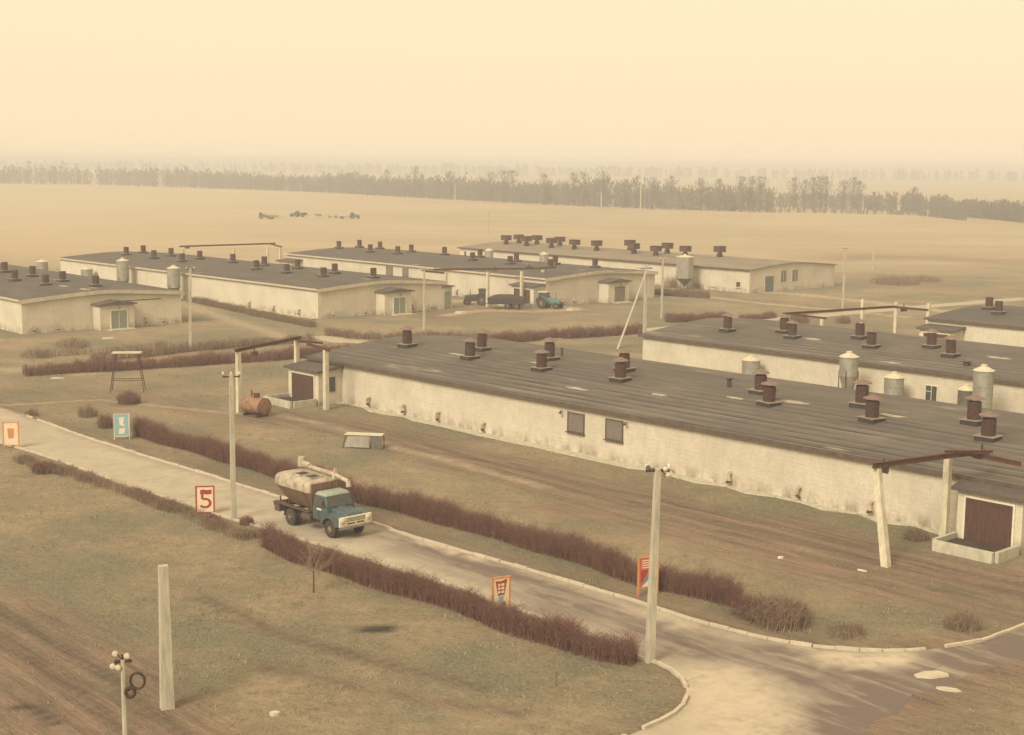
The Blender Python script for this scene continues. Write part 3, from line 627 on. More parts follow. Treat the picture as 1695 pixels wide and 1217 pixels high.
gantry('iron rail on a leaning white post at the right end of the foreground barn',
  [(ga,(ta.x,ta.y,5.12)),(gb,tb)],[(ra,rb,.3),(at(1606,748,5.25),rc,.26),(at(1564,746,5.5),at(1643,746,5.5),.14)],[(at(1462,776,5.0),(.5,.4,.35)),(at(1625,752,5.1),(.9,.5,.4))])
gc1=at(738,508); gc2=at(807,508); gc3=at(863,508); gc4=at(898,500)
gantry('iron rail and four posts beside the dark tractor and trailer in the far yard',
  [(gc1,vtop(gc1,5.1)),(gc2,vtop(gc2,5.2)),(gc3,vtop(gc3,5.3)),(gc4,vtop(gc4,5.3))],[(at(700,447,5.3),at(739,451,5.1),.3),(at(717,445,5.45),at(905,443,5.6),.3)],[(at(820,446,5.2),(.7,.4,.4)),(at(876,443,5.3),(.9,.5,.4))])
z0=5.2
gd=[at(303,411,z0),at(387,409,z0),at(443,409,z0),at(464,410,z0)]
gantry('iron rail on slim posts behind the long left barn, seen against the field',
  [((q.x,q.y,0),(q.x,q.y,z0-.1)) for q in gd],[(at(297,407,z0+.1),at(456,402,z0+.1),.3),(at(447,403,z0+.1),at(467,408,z0+.1),.25)],[(at(310,410,z0-.1),(.8,.4,.3))])
ge1=at(1481,566); ge2=at(1534,569); ge3=at(1360,548); ge4=at(1426,555)
gantry('rusty rail on pale posts by the brown door of the right-hand barn',
  [(ge1,vtop(ge1,4.9)),(ge2,vtop(ge2,4.9)),(ge4,vtop(ge4,4.6)),(ge3,vtop(ge3,1.9))],[(at(1296,518,4.9),at(1484,506,5.0),.26),(at(1480,507,5.0),at(1537,512,4.9),.26),(at(1310,519,4.6),at(1368,526,4.2),.22)],[(at(1496,512,4.6),(.9,.4,.5))])
# ------------------------------------------------------------------ poles
def pole(label,g_,h_,r=.13,lean=(0,0),arm=None,insul=0,mat=pole_concrete,name='utility_pole',strut=None,group='poles'):
    t=thing(name,label,'pole',(g_.x,g_.y,0),0,group); top=Vector((lean[0],lean[1],h_)); mb=MB()
    a=.4
    def ring(c,r): return [c+Matrix.Rotation(a,3,'Z')@Vector((x*r,y*r*.8,0)) for x,y in((-1,-1),(1,-1),(1,1),(-1,1))]
    mb.hexa(ring(Vector((0,0,-.2)),r*1.25),ring(top,r*.85)); mb.build('shaft',mat,t,bevel=.015)
    if arm:
        mb=MB(); w_,az_,dz=arm; d=Vector((math.cos(az_),math.sin(az_),0)); c=top+Vector((0,0,-dz)); mb.box(c,(w_,.09,.09),az_)
        mb.build('crossarm',rust_dark,t)
        for k in range(insul):
            q=c+d*w_*((k/(insul-1) if insul>1 else .5)-.5)*.94; mb=MB(); mb.tube(q,q+Vector((0,0,.14)),.015,n=5,mi=1); mb.lathe([(.045,.12),(.07,.16),(.05,.2),(.07,.24),(.035,.29)],tuple(q),8); mb.build('insulator',[ins_m,rust_dark],t)
    if strut:
        p0,p1=strut; mb=MB(); O=Vector((g_.x,g_.y,0)); mb.tube(Vector(p0)-O,Vector(p1)-O,.15,.10,8); mb.build('strut',mat,t)
    return t
pole('slim concrete pole with a short crossarm beside the red numeral sign',at(387,861),8.7,.13,arm=(1.0,.1,.12),insul=3)
p2=pole('tall concrete pole with lamps at its head at the near kerb corner',at(1075,1096),8.45,.15,lean=(.15,0),arm=(1.0,.05,.1),insul=2)
for dx,dz,nm in((-.42,.05,'lamp'),(.30,.0,'lamp'),(.42,-.25,'lamp')):
    mb=MB(); c=Vector((.15+dx,-.15,8.45+dz)); mb.lathe([(.04,-.12),(.10,-.07),(.09,.08),(.04,.11)],tuple(c),10,axis='y' if dx>0 else 'z'); mb.tube(c,Vector((.15,0,8.4)),.025,n=5,mi=1); mb.build(nm,[tin_dark if dx<0 else zinc_light,rust_dark],p2)
mb=MB()
for k in range(12):
    a0=math.pi*.1+k*.28; a1=a0+.28; mb.tube((.62+.22*math.cos(a0),-.1,8.2+.22*math.sin(a0)),(.62+.22*math.cos(a1),-.1,8.2+.22*math.sin(a1)),.02,n=5)
mb.build('cable_loop',tin_dark,p2)
g3_=at(277,1172); pole('thick bare concrete pillar with no arms standing in the foreground grass',g3_,5.7,.21,lean=(-.02,0),mat=pole_concrete,name='concrete_pillar')
# foreground floodlight mast whose foot is below the picture
gm=at(214,1440); pm=thing('lamp_mast','slim mast with four small floodlights and a coil of cable, bottom left','lamp mast',(gm.x,gm.y,0))
zt=zat(gm,1092); mb=MB(); mb.tube((0,0,-.2),(0,0,zt),.10,.075,8); mb.build('shaft',pole_concrete,pm)
mb=MB(); mb.box((0,0,zt-.05),(.5,.08,.08),.2); mb.tube((-.02,0,zt),(-.02,0,zt+.15),.03,n=6); mb.build('crossarm',rust_dark,pm)
for dx,dz in((-.2,.22),(.14,.16),(-.28,-.16),(-.12,-.2)):
    mb=MB(); mb.lathe([(.03,.07),(.065,.045),(.085,-.05),(.02,-.06)],(dx,-.08,zt+dz),10,axis='y'); mb.tube((dx,-.02,zt+dz),(0,0,zt-.05),.015,n=5,mi=1); mb.build('floodlight',[zinc_light,rust_dark],pm)
mb=MB()
for cx,cz,R_,rr in((.42,-.62,.21,.045),(.20,-.98,.13,.055)):
    for k in range(16):
        a0,a1=k*math.tau/16,(k+1)*math.tau/16; mb.tube((cx+R_*math.cos(a0),-.05,zt+cz+R_*1.15*math.sin(a0)),(cx+R_*math.cos(a1),-.05,zt+cz+R_*1.15*math.sin(a1)),rr,n=6)
mb.tube((.05,0,zt-.95),(.2,-.04,zt-.9),.03,n=5)
mb.build('cable_coil',rust_dark,pm)
pole('pole at the left in front of the gap between two pale barns',at(315,581),9.2,.13,lean=(.2,0),arm=(.9,.3,.1),insul=2)
pole('pole in front of the near gable of the long left barn',at(702,547),7.7,.12,arm=(.8,.3,.1),insul=2)
pS=at(1022,578); gP=at(1067,555)
pole('double-armed pole propped by a long leaning strut in the middle of the photo',gP,8.9,.16,arm=(1.7,.35,.55),insul=4,strut=((pS.x,pS.y,-.1),(gP.x,gP.y,7.9)))
pole('slim pole between the strutted pole and the hopper bin',at(1095,528),8.3,.12,arm=(.8,.3,.1),insul=2)
pole('pole in the field edge right of the farthest barn',at(1395,510),9.1,.12,arm=(.9,.3,.1),insul=2)
pole('short pale post beside the scrub mound at the right',at(1445,447),4.2,.16)
pole('thin pole standing in the field above the middle of the far barns',at(808,405),8.4,.12,arm=(.9,.4,.3),insul=2)
pole('thin pole in the field above the right end of the farthest barn',at(1196,392),6.4,.12,arm=(.9,.4,.3),insul=2)
far_lbl=['thin pole before the far wood, straight above the left field machines','thin pole before the far wood, left of centre','thin pole before the far wood, right of centre','thin pole before the far wood, above the strutted pole','thin pole before the far wood near its right-hand end']
for (px,y0,y1),lb in zip(((498,322,303),(753,333,303),(995,345,318),(1060,348,306),(1428,352,325)),far_lbl):
    g_=at(px,y0); pole(lb,g_,zat(g_,y1),.2,mat=white_post)
def wire(par,p0,p1,sag=.5):
    O=par.location; mb=MB(); p0,p1=Vector(p0)-O,Vector(p1)-O; k=10; prev=p0
    for i in range(1,k+1):
        t_=i/k; q=p0.lerp(p1,t_)-Vector((0,0,sag*4*t_*(1-t_))); mb.tube(prev,q,.022,n=4,cap=False); prev=q
    mb.build('wire',rust_dark,par)
P7=[o for o in bpy.data.objects if o.get('label','').startswith('double-armed')][0]; P5=[o for o in bpy.data.objects if o.get('label','').startswith('pole at the left in front')][0]
for dx,t_ in((-.7,9.),(.7,13.5)): 
    q=D_.o+D_.v*t_; wire(P7,(gP.x+dx,gP.y+dx*.35,8.5),(q.x,q.y,rz_at(D_,t_)+.1),.45)
q=A_.o+A_.v*(A_.W-.5); wire(P5,(P5.location.x+.2,P5.location.y,7.2),(q.x,q.y,3.9),.3)
# ------------------------------------------------------------------ silos
def silo(label,g_,r,z_cone,z_body,z_top,round_=True,lid=zinc_light,body=zinc,legs=True,cone=None,n=16):
    t=thing('feed_silo',label,'silo',(g_.x,g_.y,0),.3,'metal feed silos'); n=n if round_ else 8
    mb=MB(); mb.lathe([(r,z_cone),(r,z_body)],n=n)
    for z in np.linspace(z_cone,z_body,4): mb.lathe([(r+.005,z-.03),(r+.035,z),(r+.005,z+.03)],n=n)
    mb.build('body',body,t,smooth=round_)
    mb=MB(); mb.lathe([(.14,.45),(.16,.6),(r,z_cone-.002)],n=n); mb.build('hopper',cone or body,t,smooth=round_)
    mb=MB(); mb.lathe([(r+.06,z_body+.002),(r+.07,z_body+.06),(.26,z_top-.12),(.26,z_top),(.2,z_top+.03)],n=n); mb.build('lid',lid,t,smooth=round_)
    if legs:
        for a in range(4):
            c,s_=math.cos(a*math.pi/2+.78),math.sin(a*math.pi/2+.78); mb=MB(); mb.tube((c*(r+.03),s_*(r+.03),-.1),(c*(r+.03),s_*(r+.03),z_cone+.4),.045,n=5); mb.build('leg',rust_dark,t)
    mb=MB(); mb.tube((0,0,.5),(1.6*.75,1.6*.68,1.2),.09,n=6); mb.build('auger_pipe',tin_dark,t)
    return t
def bys(b,px,off=-1.7):
    """point in front of a barn's long wall seen at column px"""
    s,_=on_wall(b,px,PH*.5,off); return b.o+b.v*off+b.u*s
def silo_at(label,b,px,ytop,off,r,zc,**k):
    g_=bys(b,px,off); zt_=zat(g_,ytop); silo(label,g_,r,zc,zt_-.5,zt_,**k)
silo_at('octagonal grey hopper bin with a dark cone beside the farthest barn',E_,1129,421,-3.2,1.55,2.0,round_=False,cone=tin_dark)
silo_at('slender hopper silo on legs with a long cone, standing between the two right-hand barns',C_,1405,582,-3.4,.82,2.95)
silo_at('squat zinc silo by the left end of the right-hand barn wall',C_,1243,588,-1.7,.86,1.0)
silo_at('squat zinc silo left of the white-framed window',C_,1481,616,-2.2,.84,1.0)
silo_at('tall zinc silo with a broad pale lid at the right edge',C_,1629,604,-4.2,.80,1.2)
silo_at('dark-sided zinc silo behind the broad pale lid one at the right edge',C_,1602,636,-1.2,.7,1.0,body=tin_dark)
silo_at('pale feed silo against the long left barn, behind the leftmost ventilators',B_,76,429,-1.7,1.0,1.4)
silo_at('squat feed silo at the long left barn wall, second from the left',B_,149,441,-1.7,.95,1.2)
silo_at('tall pale-lidded silo at the long left barn wall, third from the left',B_,208,427,-2.2,.98,2.0,cone=tin_dark)
silo_at('tall pale-lidded silo at the long left barn wall, nearest to the pole',B_,291,439,-2.2,.98,2.0,cone=tin_dark)
silo_at('pale silo rising behind the yard barn roof, between two ventilator pairs',E_,898,417,-4,.85,2.2)
silo_at('pale silo rising behind the left half of the yard barn roof',E_,808,411,-4,.85,2.2)
# ------------------------------------------------------------------ feed truck
def wheel(name,r,w_,parent,loc,dual=False):
    x,y,z=loc; mb=MB(); ws=[0] if not dual else [-.17,.17]
    for o_ in ws:
        hw=w_/2; mb.lathe([(r*.58,-hw*.9),(r*.86,-hw),(r*.97,-hw*.75),(r,-hw*.3),(r,hw*.3),(r*.97,hw*.75),(r*.86,hw),(r*.58,hw*.9)],(0,o_,0),20,axis='y')
        for k in range(20):
            a=k*math.tau/20; mb.box((r*.985*math.cos(a),o_,r*.985*math.sin(a)),(.05,w_*.7,.05))
    o=mb.build('wheel',tyre,parent,loc=loc,smooth=True)
    mb=MB(); sg=-1 if y<0 else 1; yo=sg*(w_/2+(.17 if dual else 0))
    mb.lathe([(r*.56,yo-sg*.02),(r*.55,yo-sg*.01),(r*.50,yo-sg*(.05 if not dual else .12)),(r*.30,yo-sg*(.02 if not dual else .14)),(r*.16,yo+sg*.03),(r*.12,yo+sg*.04)],(0,0,0),16,axis='y')
    for k in range(8):
        a=k*math.tau/8; mb.box((r*.36*math.cos(a),yo-sg*.02,r*.36*math.sin(a)),(.05,.06,.05))
    mb.build('rim',rimm,o,smooth=True); return o
h_=Vector((.682,-.731,0)); rt=Vector((-.731,-.682,0)); ax=at(548,890)-rt*.95
T=thing('feed_truck','blue-cabbed feed truck with cream hopper tank driving on the road','truck',(ax.x,ax.y,.004),math.atan2(h_.y,h_.x))
wheel('wheel',.50,.26,T,(0,-.93,.50)); wheel('wheel',.50,.26,T,(0,.93,.50)); wheel('wheel',.50,.25,T,(-3.8,-.86,.50),True); wheel('wheel',.50,.25,T,(-3.8,.86,.50),True)
mb=MB(); 
for s_ in(-1,1): mb.box((-2.3,s_*.42,.82),(6.4,.09,.24))
for x in(-5.4,-4.3,-3.2,-2.0,-.8): mb.box((x,0,.82),(.1,.78,.18))
mb.tube((-3.8,-.85,.5),(-3.8,.85,.5),.09,n=8); mb.tube((0,-.85,.5),(0,.85,.5),.07,n=8); mb.lathe([(.05,-.22),(.22,-.1),(.22,.1),(.05,.22)],(-3.8,0,.5),12,axis='y')
mb.build('chassis',chassis_m,T)
# cab
def sect(x,y,z): return (x,y,z)
mb=MB(); 
mb.hexa([(-1.68,-1.02,.80),(-.42,-1.02,.80),(-.42,1.02,.80),(-1.68,1.02,.80)],[(-1.68,-1.04,1.58),(-.30,-1.0,1.58),(-.30,1.0,1.58),(-1.68,1.04,1.58)])
mb.hexa([(-1.68,-1.03,1.582),(-.32,-.98,1.582),(-.32,.98,1.582),(-1.68,1.03,1.582)],[(-1.60,-.88,2.22),(-.66,-.84,2.22),(-.66,.84,2.22),(-1.60,.88,2.22)])
cab=mb.build('cab',truck_blue,T,bevel=.06,smooth=True)
mb=MB(); mb.hexa([(-1.66,-.93,2.21),(-.58,-.89,2.21),(-.58,.89,2.21),(-1.66,.93,2.21)],[(-1.55,-.78,2.38),(-.72,-.74,2.38),(-.72,.74,2.38),(-1.55,.78,2.38)]); mb.build('cab_roof',roof_pale,cab,bevel=.05,smooth=True)
def quad_panel(pts,n_off,m,name,par,th=.02):
    n_=(Vector(pts[1])-Vector(pts[0])).cross(Vector(pts[3])-Vector(pts[0])).normalized()*n_off
    mb=MB(); mb.hexa([Vector(p_) for p_ in pts],[Vector(p_)+n_ for p_ in pts]); return mb.build(name,m,par)
quad_panel([(-.345,-.86,1.63),(-.345,.86,1.63),(-.635,.76,2.17),(-.635,-.76,2.17)],.035,glass,'windscreen',cab)
mb=MB(); mb.box((-.455,0,1.90),(.05,.04,.60),tilt=-.47); mb.build('windscreen_pillar',truck_blue,cab)
for s_ in(-1,1):
    a=[(-1.45,s_*1.035,1.64),(-.50,s_*1.00,1.64),(-.74,s_*.893,2.13),(-1.42,s_*.925,2.13)]
    if s_>0: a=a[::-1]
    quad_panel(a,.03,glass,'side_window',cab)
    mb=MB(); mb.box((-1.06,s_*1.045,1.18),(.02,.02,.7)); mb.box((-1.42,s_*1.05,1.5),(.16,.03,.03)); mb.build('door_handle',chassis_m,cab)
    mb=MB(); mb.box((-1.0,s_*1.05,1.47),(.45,.015,.10)); 
    if s_<0: mb.build('door_lettering_strip',grille_m,cab)
    mb=MB(); mb.box((-.85,s_*1.02,.62),(.9,.30,.06)); mb.build('running_board',chassis_m,cab)
# hood and fenders
mb=MB(); mb.hexa([(-.34,-.72,1.05),(.92,-.62,1.05),(.92,.62,1.05),(-.34,.72,1.05)],[(-.34,-.66,1.60),(.92,-.50,1.42),(.92,.50,1.42),(-.34,.66,1.60)])
mb.hexa([(-.32,-.30,1.58),(.86,-.22,1.40),(.86,.22,1.40),(-.32,.30,1.58)],[(-.32,-.22,1.66),(.82,-.15,1.48),(.82,.15,1.48),(-.32,.22,1.66)])
mb.build('hood',truck_blue,T,bevel=.05,smooth=True)
for s_ in(-1,1):
    mb=MB(); prof=[]
    for k in range(9):
        a=math.pi*(k/8); prof.append((.64*math.cos(a),.50+.64*math.sin(a)))
    outer=[(.98,.80),(.98,1.25),(.80,1.36),(.1,1.40),(-.45,1.34),(-.62,1.1),(-.74,.72)]
    inner=[(x,z) for x,z in prof if z>=.6]
    poly=outer+[(-.60,.70)]+inner[::-1]+[(.60,.70)]
    n=len(poly); y0,y1=s_*.60,s_*1.14
    mb.add([(x,y0,z) for x,z in poly]+[(x,y1,z) for x,z in poly],[tuple(range(n)),tuple(range(n,2*n))[::-1]]+[(i,n+i,n+(i+1)%n,(i+1)%n) for i in range(n)])
    mb.build('fender',truck_blue,T,smooth=True)
mb=MB(); mb.box((1.02,0,1.06),(.09,2.26,.56)); grl=mb.build('grille',grille_m,T,bevel=.03)
mb=MB()
for k in range(3): mb.box((1.07,0,1.24-.085*k),(.02,1.30,.025))
for s_ in(-1,1): mb.box((1.07,s_*.32,.93),(.02,.52,.07))
mb.build('grille_slot_shade',tar_and_shade,grl)  # dark strips on the panel, painted shade of the slots
for s_ in(-1,1):
    mb=MB(); mb.lathe([(.20,1.065),(.19,1.10),(.15,1.105)],(0,s_*.90,1.10),16,axis='x'); hl=mb.build('headlight_bezel',grille_m,grl); mb=MB(); mb.lathe([(.145,1.10),(.12,1.14),(.05,1.16)],(0,s_*.90,1.10),14,axis='x'); mb.build('headlight',lampglass,grl)
mb=MB(); mb.box((1.10,0,.72),(.08,2.26,.15)); 
for s_ in(-1,1): mb.box((1.03,s_*.42,.72),(.12,.08,.10))
mb.build('bumper',simple('grey_bumper_paint',(.24,.23,.19),(.17,.16,.14),5,.6),T,bevel=.02)
# hopper tank
def loft(mb,rings,mi=0):
    n=len(rings[0]); vs=[v for r in rings for v in r]; fs=[(j*n+i,j*n+(i+1)%n,(j+1)*n+(i+1)%n,(j+1)*n+i) for j in range(len(rings)-1) for i in range(n)]
    fs+=[tuple(range(n))[::-1],tuple(range((len(rings)-1)*n,len(rings)*n))]; mb.add(vs,fs,mi)
def rrect(x0,x1,hw,z,c=.25):
    pts=[]
    for cx,cy,a0 in((x1-c,hw-c,0),(x0+c,hw-c,90),(x0+c,-hw+c,180),(x1-c,-hw+c,270)):
        for k in range(5): a=math.radians(a0+k*22.5); pts.append((cx+c*math.cos(a),cy+c*math.sin(a),z))
    return pts
mb=MB(); loft(mb,[rrect(-4.6,-2.0,.5,1.15,.1),rrect(-4.95,-1.95,.75,1.55,.15),rrect(-5.45,-1.90,1.14,2.22,.25)]); tk=mb.build('hopper',truck_brown,T,smooth=True)
mb=MB(); loft(mb,[rrect(-5.45,-1.90,1.142,2.222,.25),rrect(-5.5,-1.88,1.17,2.45,.28),rrect(-5.48,-1.90,1.14,2.68,.28),rrect(-5.40,-1.98,1.03,2.84,.28),rrect(-5.25,-2.12,.85,2.91,.28)]); tt=mb.build('tank_top',truck_cream,T,smooth=True)
mb=MB(); mb.box((-1.84,0,2.0),(.05,2.0,1.5)); 
for y in(-.8,-.3,.3,.8): mb.box((-1.80,y,2.0),(.05,.08,1.5))
mb.build('front_bulkhead',truck_brown,T)
for x in(-3.75,-2.75):
    mb=MB(); mb.box((x,-.22,2.93),(.72,.80,.05)); hh=mb.build('hatch_shade',tar_and_shade,tt); mb=MB()  # solid dark plate, painted shade of the open hatch
    for s_ in(-1,1): mb.box((x+s_*.39,-.22,2.95),(.06,.92,.10)); mb.box((x,-.22+s_*.43,2.948),(.72,.06,.10))
    mb.build('hatch_rim',truck_cream,tt)
mb=MB(); 
for x in(-2.4,-3.3,-4.2,-5.0):
    for s_ in(-1,1): mb.box((x,s_*1.175,2.45),(.05,.03,.45))
mb.build('rib',truck_cream,tt)
mb=MB(); mb.tube((-5.0,.62,3.18),(-1.6,.62,3.10),.13,n=10); mb.tube((-1.6,.62,3.10),(-.45,.62,2.92),.12,n=10); mb.tube((-.5,.62,2.94),(-.42,.62,2.62),.14,.16,n=10)
mb.lathe([(.2,-.05),(.24,.0),(.24,.5),(.2,.55)],(-5.1,.62,3.1),12); mb.tube((-4.9,.62,3.28),(-4.2,.62,3.24),.17,n=10)
mb.build('unloading_auger',truck_cream,T,smooth=True)
mb=MB(); mb.hexa([(-1.85,.45,2.9),(-1.6,.45,2.9),(-1.6,.8,2.9),(-1.85,.8,2.9)],[(-1.78,.55,3.5),(-1.68,.55,3.5),(-1.68,.7,3.5),(-1.78,.7,3.5)]); mb.build('auger_bracket',truck_cream,T)
mb=MB(); mb.box((-2.3,.92,3.08),(1.1,.05,.22)); mb.build('red_board',sign_pink,T)
mb=MB(); 
for s_ in(-1,1):
    mb.box((-3.75,s_*.98,1.12),(3.6,.34,.06)); mb.box((-5.2,s_*.85,.85),(.5,.5,.5)); mb.box((-4.45,s_*.86,.72),(.03,.5,.5))
    for x in(-2.2,-3.2,-4.3,-5.2): mb.box((x,s_*.85,1.28),(.07,.07,.4))
mb.box((-5.48,0,1.0),(.1,2.2,.22)); mb.build('rear_frame',chassis_m,T)
mb=MB(); mb.lathe([(.26,-.45),(.28,-.42),(.28,.42),(.26,.45)],(-2.35,-.82,.75),12,axis='x'); mb.build('fuel_tank',chassis_m,T)
for s_ in(-1,1):
    mb=MB(); mb.tube((-.45,s_*1.0,1.7),(-.35,s_*1.25,1.9),.015,n=5); mb.box((-.35,s_*1.27,1.95),(.04,.14,.24)); mb.build('mirror',chassis_m,cab)
# ------------------------------------------------------------------ tractors and other farm gear
def tractor(label,g_,rz,paint,group=None,cabbed=True):
    t=thing('tractor',label,'tractor',(g_.x,g_.y,0),rz,group)
    for s_ in(-1,1): wheel('wheel',.80,.40,t,(0,s_*.80,.80)); wheel('wheel',.48,.24,t,(2.35,s_*.72,.48))
    mb=MB(); mb.hexa([(.55,-.32,.75),(2.75,-.28,.80),(2.75,.28,.80),(.55,.32,.75)],[(.55,-.30,1.62),(2.70,-.26,1.45),(2.70,.26,1.45),(.55,.30,1.62)]); mb.build('hood',paint,t,bevel=.05,smooth=True)
    mb=MB(); mb.box((.8,0,.75),(3.2,.4,.4)); mb.tube((2.35,-.7,.5),(2.35,.7,.5),.06,n=6); mb.tube((0,-.7,.8),(0,.7,.8),.12,n=8); mb.build('chassis',chassis_m,t)
    mb=MB(); mb.tube((1.9,.12,1.5),(1.9,.12,2.3),.05,n=8); mb.build('exhaust',rust_dark,t)
    mb=MB(); mb.hexa([(-.75,-.68,1.0),(.62,-.62,1.0),(.62,.62,1.0),(-.75,.68,1.0)],[(-.72,-.66,1.55),(.60,-.6,1.55),(.60,.6,1.55),(-.72,.66,1.55)]); c_=mb.build('cab',paint,t,bevel=.03)
    mb=MB(); mb.hexa([(-.66,-.60,1.552),(.54,-.54,1.552),(.54,.54,1.552),(-.66,.60,1.552)],[(-.60,-.56,2.30),(.46,-.50,2.30),(.46,.50,2.30),(-.60,.56,2.30)]); mb.build('window',glass,c_)
    mb=MB()
    for x,y in((-.66,-.60),(.54,-.55),(.54,.55),(-.66,.60)): mb.tube((x,y,1.5),(x*.92,y*.93,2.32),.05,n=5)
    mb.build('cab_pillars',paint,c_)
    mb=MB(); mb.box((-.08,0,2.38),(1.42,1.36,.14)); mb.build('cab_roof',zinc_light if paint is tractor_blue else paint,c_,bevel=.04)
    for s_ in(-1,1):
        mb=MB(); pts=[(.92*math.cos(math.radians(a)),.80+.92*math.sin(math.radians(a))) for a in range(10,171,20)]
        for (x0,z0_),(x1,z1_) in zip(pts[:-1],pts[1:]): mb.hexa([(x0,s_*.58,z0_),(x0,s_*1.02,z0_),(x1,s_*1.02,z1_),(x1,s_*.58,z1_)],[(x0,s_*.58,z0_+.04),(x0,s_*1.02,z0_+.04),(x1,s_*1.02,z1_+.04),(x1,s_*.58,z1_+.04)])
        mb.build('fender',paint,t)
        mb=MB(); mb.lathe([(.09,2.76),(.10,2.82),(.05,2.84)],(0,s_*.2,1.25),10,axis='x'); mb.build('headlight',lampglass,t)
    return t
tb_=tractor('blue tractor with a pale cab roof parked by the corner of the yard barn',at(901,510),math.radians(-32),tractor_blue)
tractor('dark tractor hitched to the loaded trailer beside the gantry post',at(799,505),math.radians(172),tractor_dark)
def trailer(label,g_,rz,L_=5.4,load=True,paint=tractor_dark,group=None):
    t=thing('trailer',label,'trailer',(g_.x,g_.y,0),rz,group)
    mb=MB(); mb.hexa([(-L_/2,-1,.85),(L_/2,-1,.85),(L_/2,1,.85),(-L_/2,1,.85)],[(-L_/2-.1,-1.15,1.6),(L_/2+.1,-1.15,1.6),(L_/2+.1,1.15,1.6),(-L_/2-.1,1.15,1.6)]); mb.build('body',paint,t)
    mb=MB(); mb.box((0,0,.75),(L_,.6,.16)); mb.tube((L_/2,0,.72),(L_/2+1.3,0,.6),.06,n=6); mb.build('drawbar',chassis_m,t)
    for x in(-L_*.3,-L_*.05): 
        for s_ in(-1,1): wheel('wheel',.46,.24,t,(x,s_*.95,.46))
    if load:
        mb=MB(); n=14; vs=[];
        for j in range(n+1):
            for i in range(n+1):
                x=-L_/2+L_*i/n; y=-1.05+2.1*j/n; e=max(0,1-(2*i/n-1)**4)*max(0,1-(2*j/n-1)**4); vs.append((x,y,1.5+.55*e+random.uniform(-.09,.09)*(e>.2)))
        mb.add(vs,[(j*(n+1)+i,j*(n+1)+i+1,(j+1)*(n+1)+i+1,(j+1)*(n+1)+i) for j in range(n) for i in range(n)]); mb.build('load',manure,t)
    return t
trailer('long dark trailer heaped with manure in the yard',at(838,511),math.radians(174),5.2)
far=[(432,362,5,'leftmost field machine, a small tractor far out in the pale field'),(492,359,2.9,'tractor in the far field, second group from the left'),(583,362,.3,'rightmost small tractor far out in the field')]
t0=tractor(far[0][3],at(*far[0][:2]),math.radians(10),tractor_blue,'machines far out in the field')
for px,py,a_,lb in far[1:]: dup(t0,at(px,py),a_,lb)
trailer('pale trailer behind the leftmost field machine',at(452,363),.2,3.6,False,zinc,'machines far out in the field')
trailer('dark trailer beside the second field tractor',at(503,359),.1,2.4,False,tractor_dark,'machines far out in the field')
trailer('light trailer left of the rightmost field tractor',at(568,362),.1,2.6,False,zinc_light,'machines far out in the field')
def crate(label,g_,sz,rz=0.,m=grey_board):
    t=thing('crate',label,'crate',(g_.x,g_.y,0),rz,'crates lying in the far field'); mb=MB(); a,b_,c_=sz
    for s_ in(-1,1):
        mb.box((s_*(a/2),0,c_/2),(.06,b_,c_)); mb.box((0,s_*(b_/2),c_/2+.002),(a-.06,.06,c_)); 
    mb.box((0,0,.05),(a-.07,b_-.07,.08)); mb.build('boards',m,t); mb=MB()
    for x in(-1,1):
        for y in(-1,1): mb.box((x*(a/2-.08),y*(b_/2-.08),c_/2+.05),(.1,.1,c_+.1))
    mb.build('corner_posts',rust_dark,t)
crate('small dark crate in the far field, left one of the scattered three',at(527,358),(2.2,1.2,.9))
crate('small dark crate in the far field, middle one of the scattered three',at(546,361),(1.0,1.0,.8))
crate('small dark crate in the far field, nearest to the rightmost tractor',at(556,361),(1.2,1.0,.9))
# rusty cylinder tank lying by the gantry
gt=at(424,688); ct=thing('cistern','ochre rusty cistern lying on its side by the left gantry','tank',(gt.x,gt.y,0),math.radians(-38))
mb=MB(); mb.lathe([(.25,-1.35),(.62,-1.28),(.72,-1.1),(.72,1.0),(.62,1.18),(.2,1.24)],(0,0,.86),18,axis='x'); mb.build('shell',tank_rust,ct,smooth=True)
mb=MB(); mb.lathe([(.40,1.0),(.72,1.02),(.73,1.1),(.55,1.16)],(0,0,.86),18,axis='x'); mb.build('end_band',rust,ct)
mb=MB(); mb.lathe([(.26,1.5),(.26,1.82),(.30,1.83),(.30,1.90),(.05,1.93)],(.1,0,0),12); mb.tube((-.5,0,1.5),(-.5,0,2.1),.06,n=6); mb.build('filler_neck',rust,ct)
mb=MB()
for x in(-.8,.7): mb.box((x,0,.10),(.16,1.3,.22))
mb.build('skid',rust_dark,ct)
# low trestle with panels in the grass
gt=at(604,741); ct=thing('trestle','low sheet-covered trestle standing in the grass before the foreground barn','trestle',(gt.x,gt.y,0),math.radians(-8))
mb=MB()
for x in(-1.35,.55,1.35):
    for y in(-.5,.5): mb.tube((x+(.22 if x<0 else 0)*-1,y,0),(x,y*.8,.98),.035,n=6)
mb.tube((-1.35,-.4,.98),(1.35,-.4,.98),.035,n=6); mb.tube((-1.35,.4,.98),(1.35,.4,.98),.035,n=6); mb.build('frame',rust_dark,ct)
mb=MB(); mb.box((-.02,0,1.02),(2.85,.95,.045)); mb.build('top_sheet',zinc_light,ct)
mb=MB(); mb.hexa([(-1.42,-.52,.1),(.48,-.52,.1),(.48,-.50,.1),(-1.42,-.50,.1)],[(-1.2,-.44,.9),(.30,-.44,.9),(.30,-.42,.9),(-1.2,-.42,.9)]); mb.build('front_panel',zinc,ct)
mb=MB(); mb.hexa([(.62,-.53,.02),(1.42,-.53,.02),(1.42,-.50,.02),(.62,-.50,.02)],[(.56,-.46,.96),(1.38,-.46,.96),(1.38,-.43,.96),(.56,-.43,.96)]); mb.build('side_panel',tin_dark,ct)
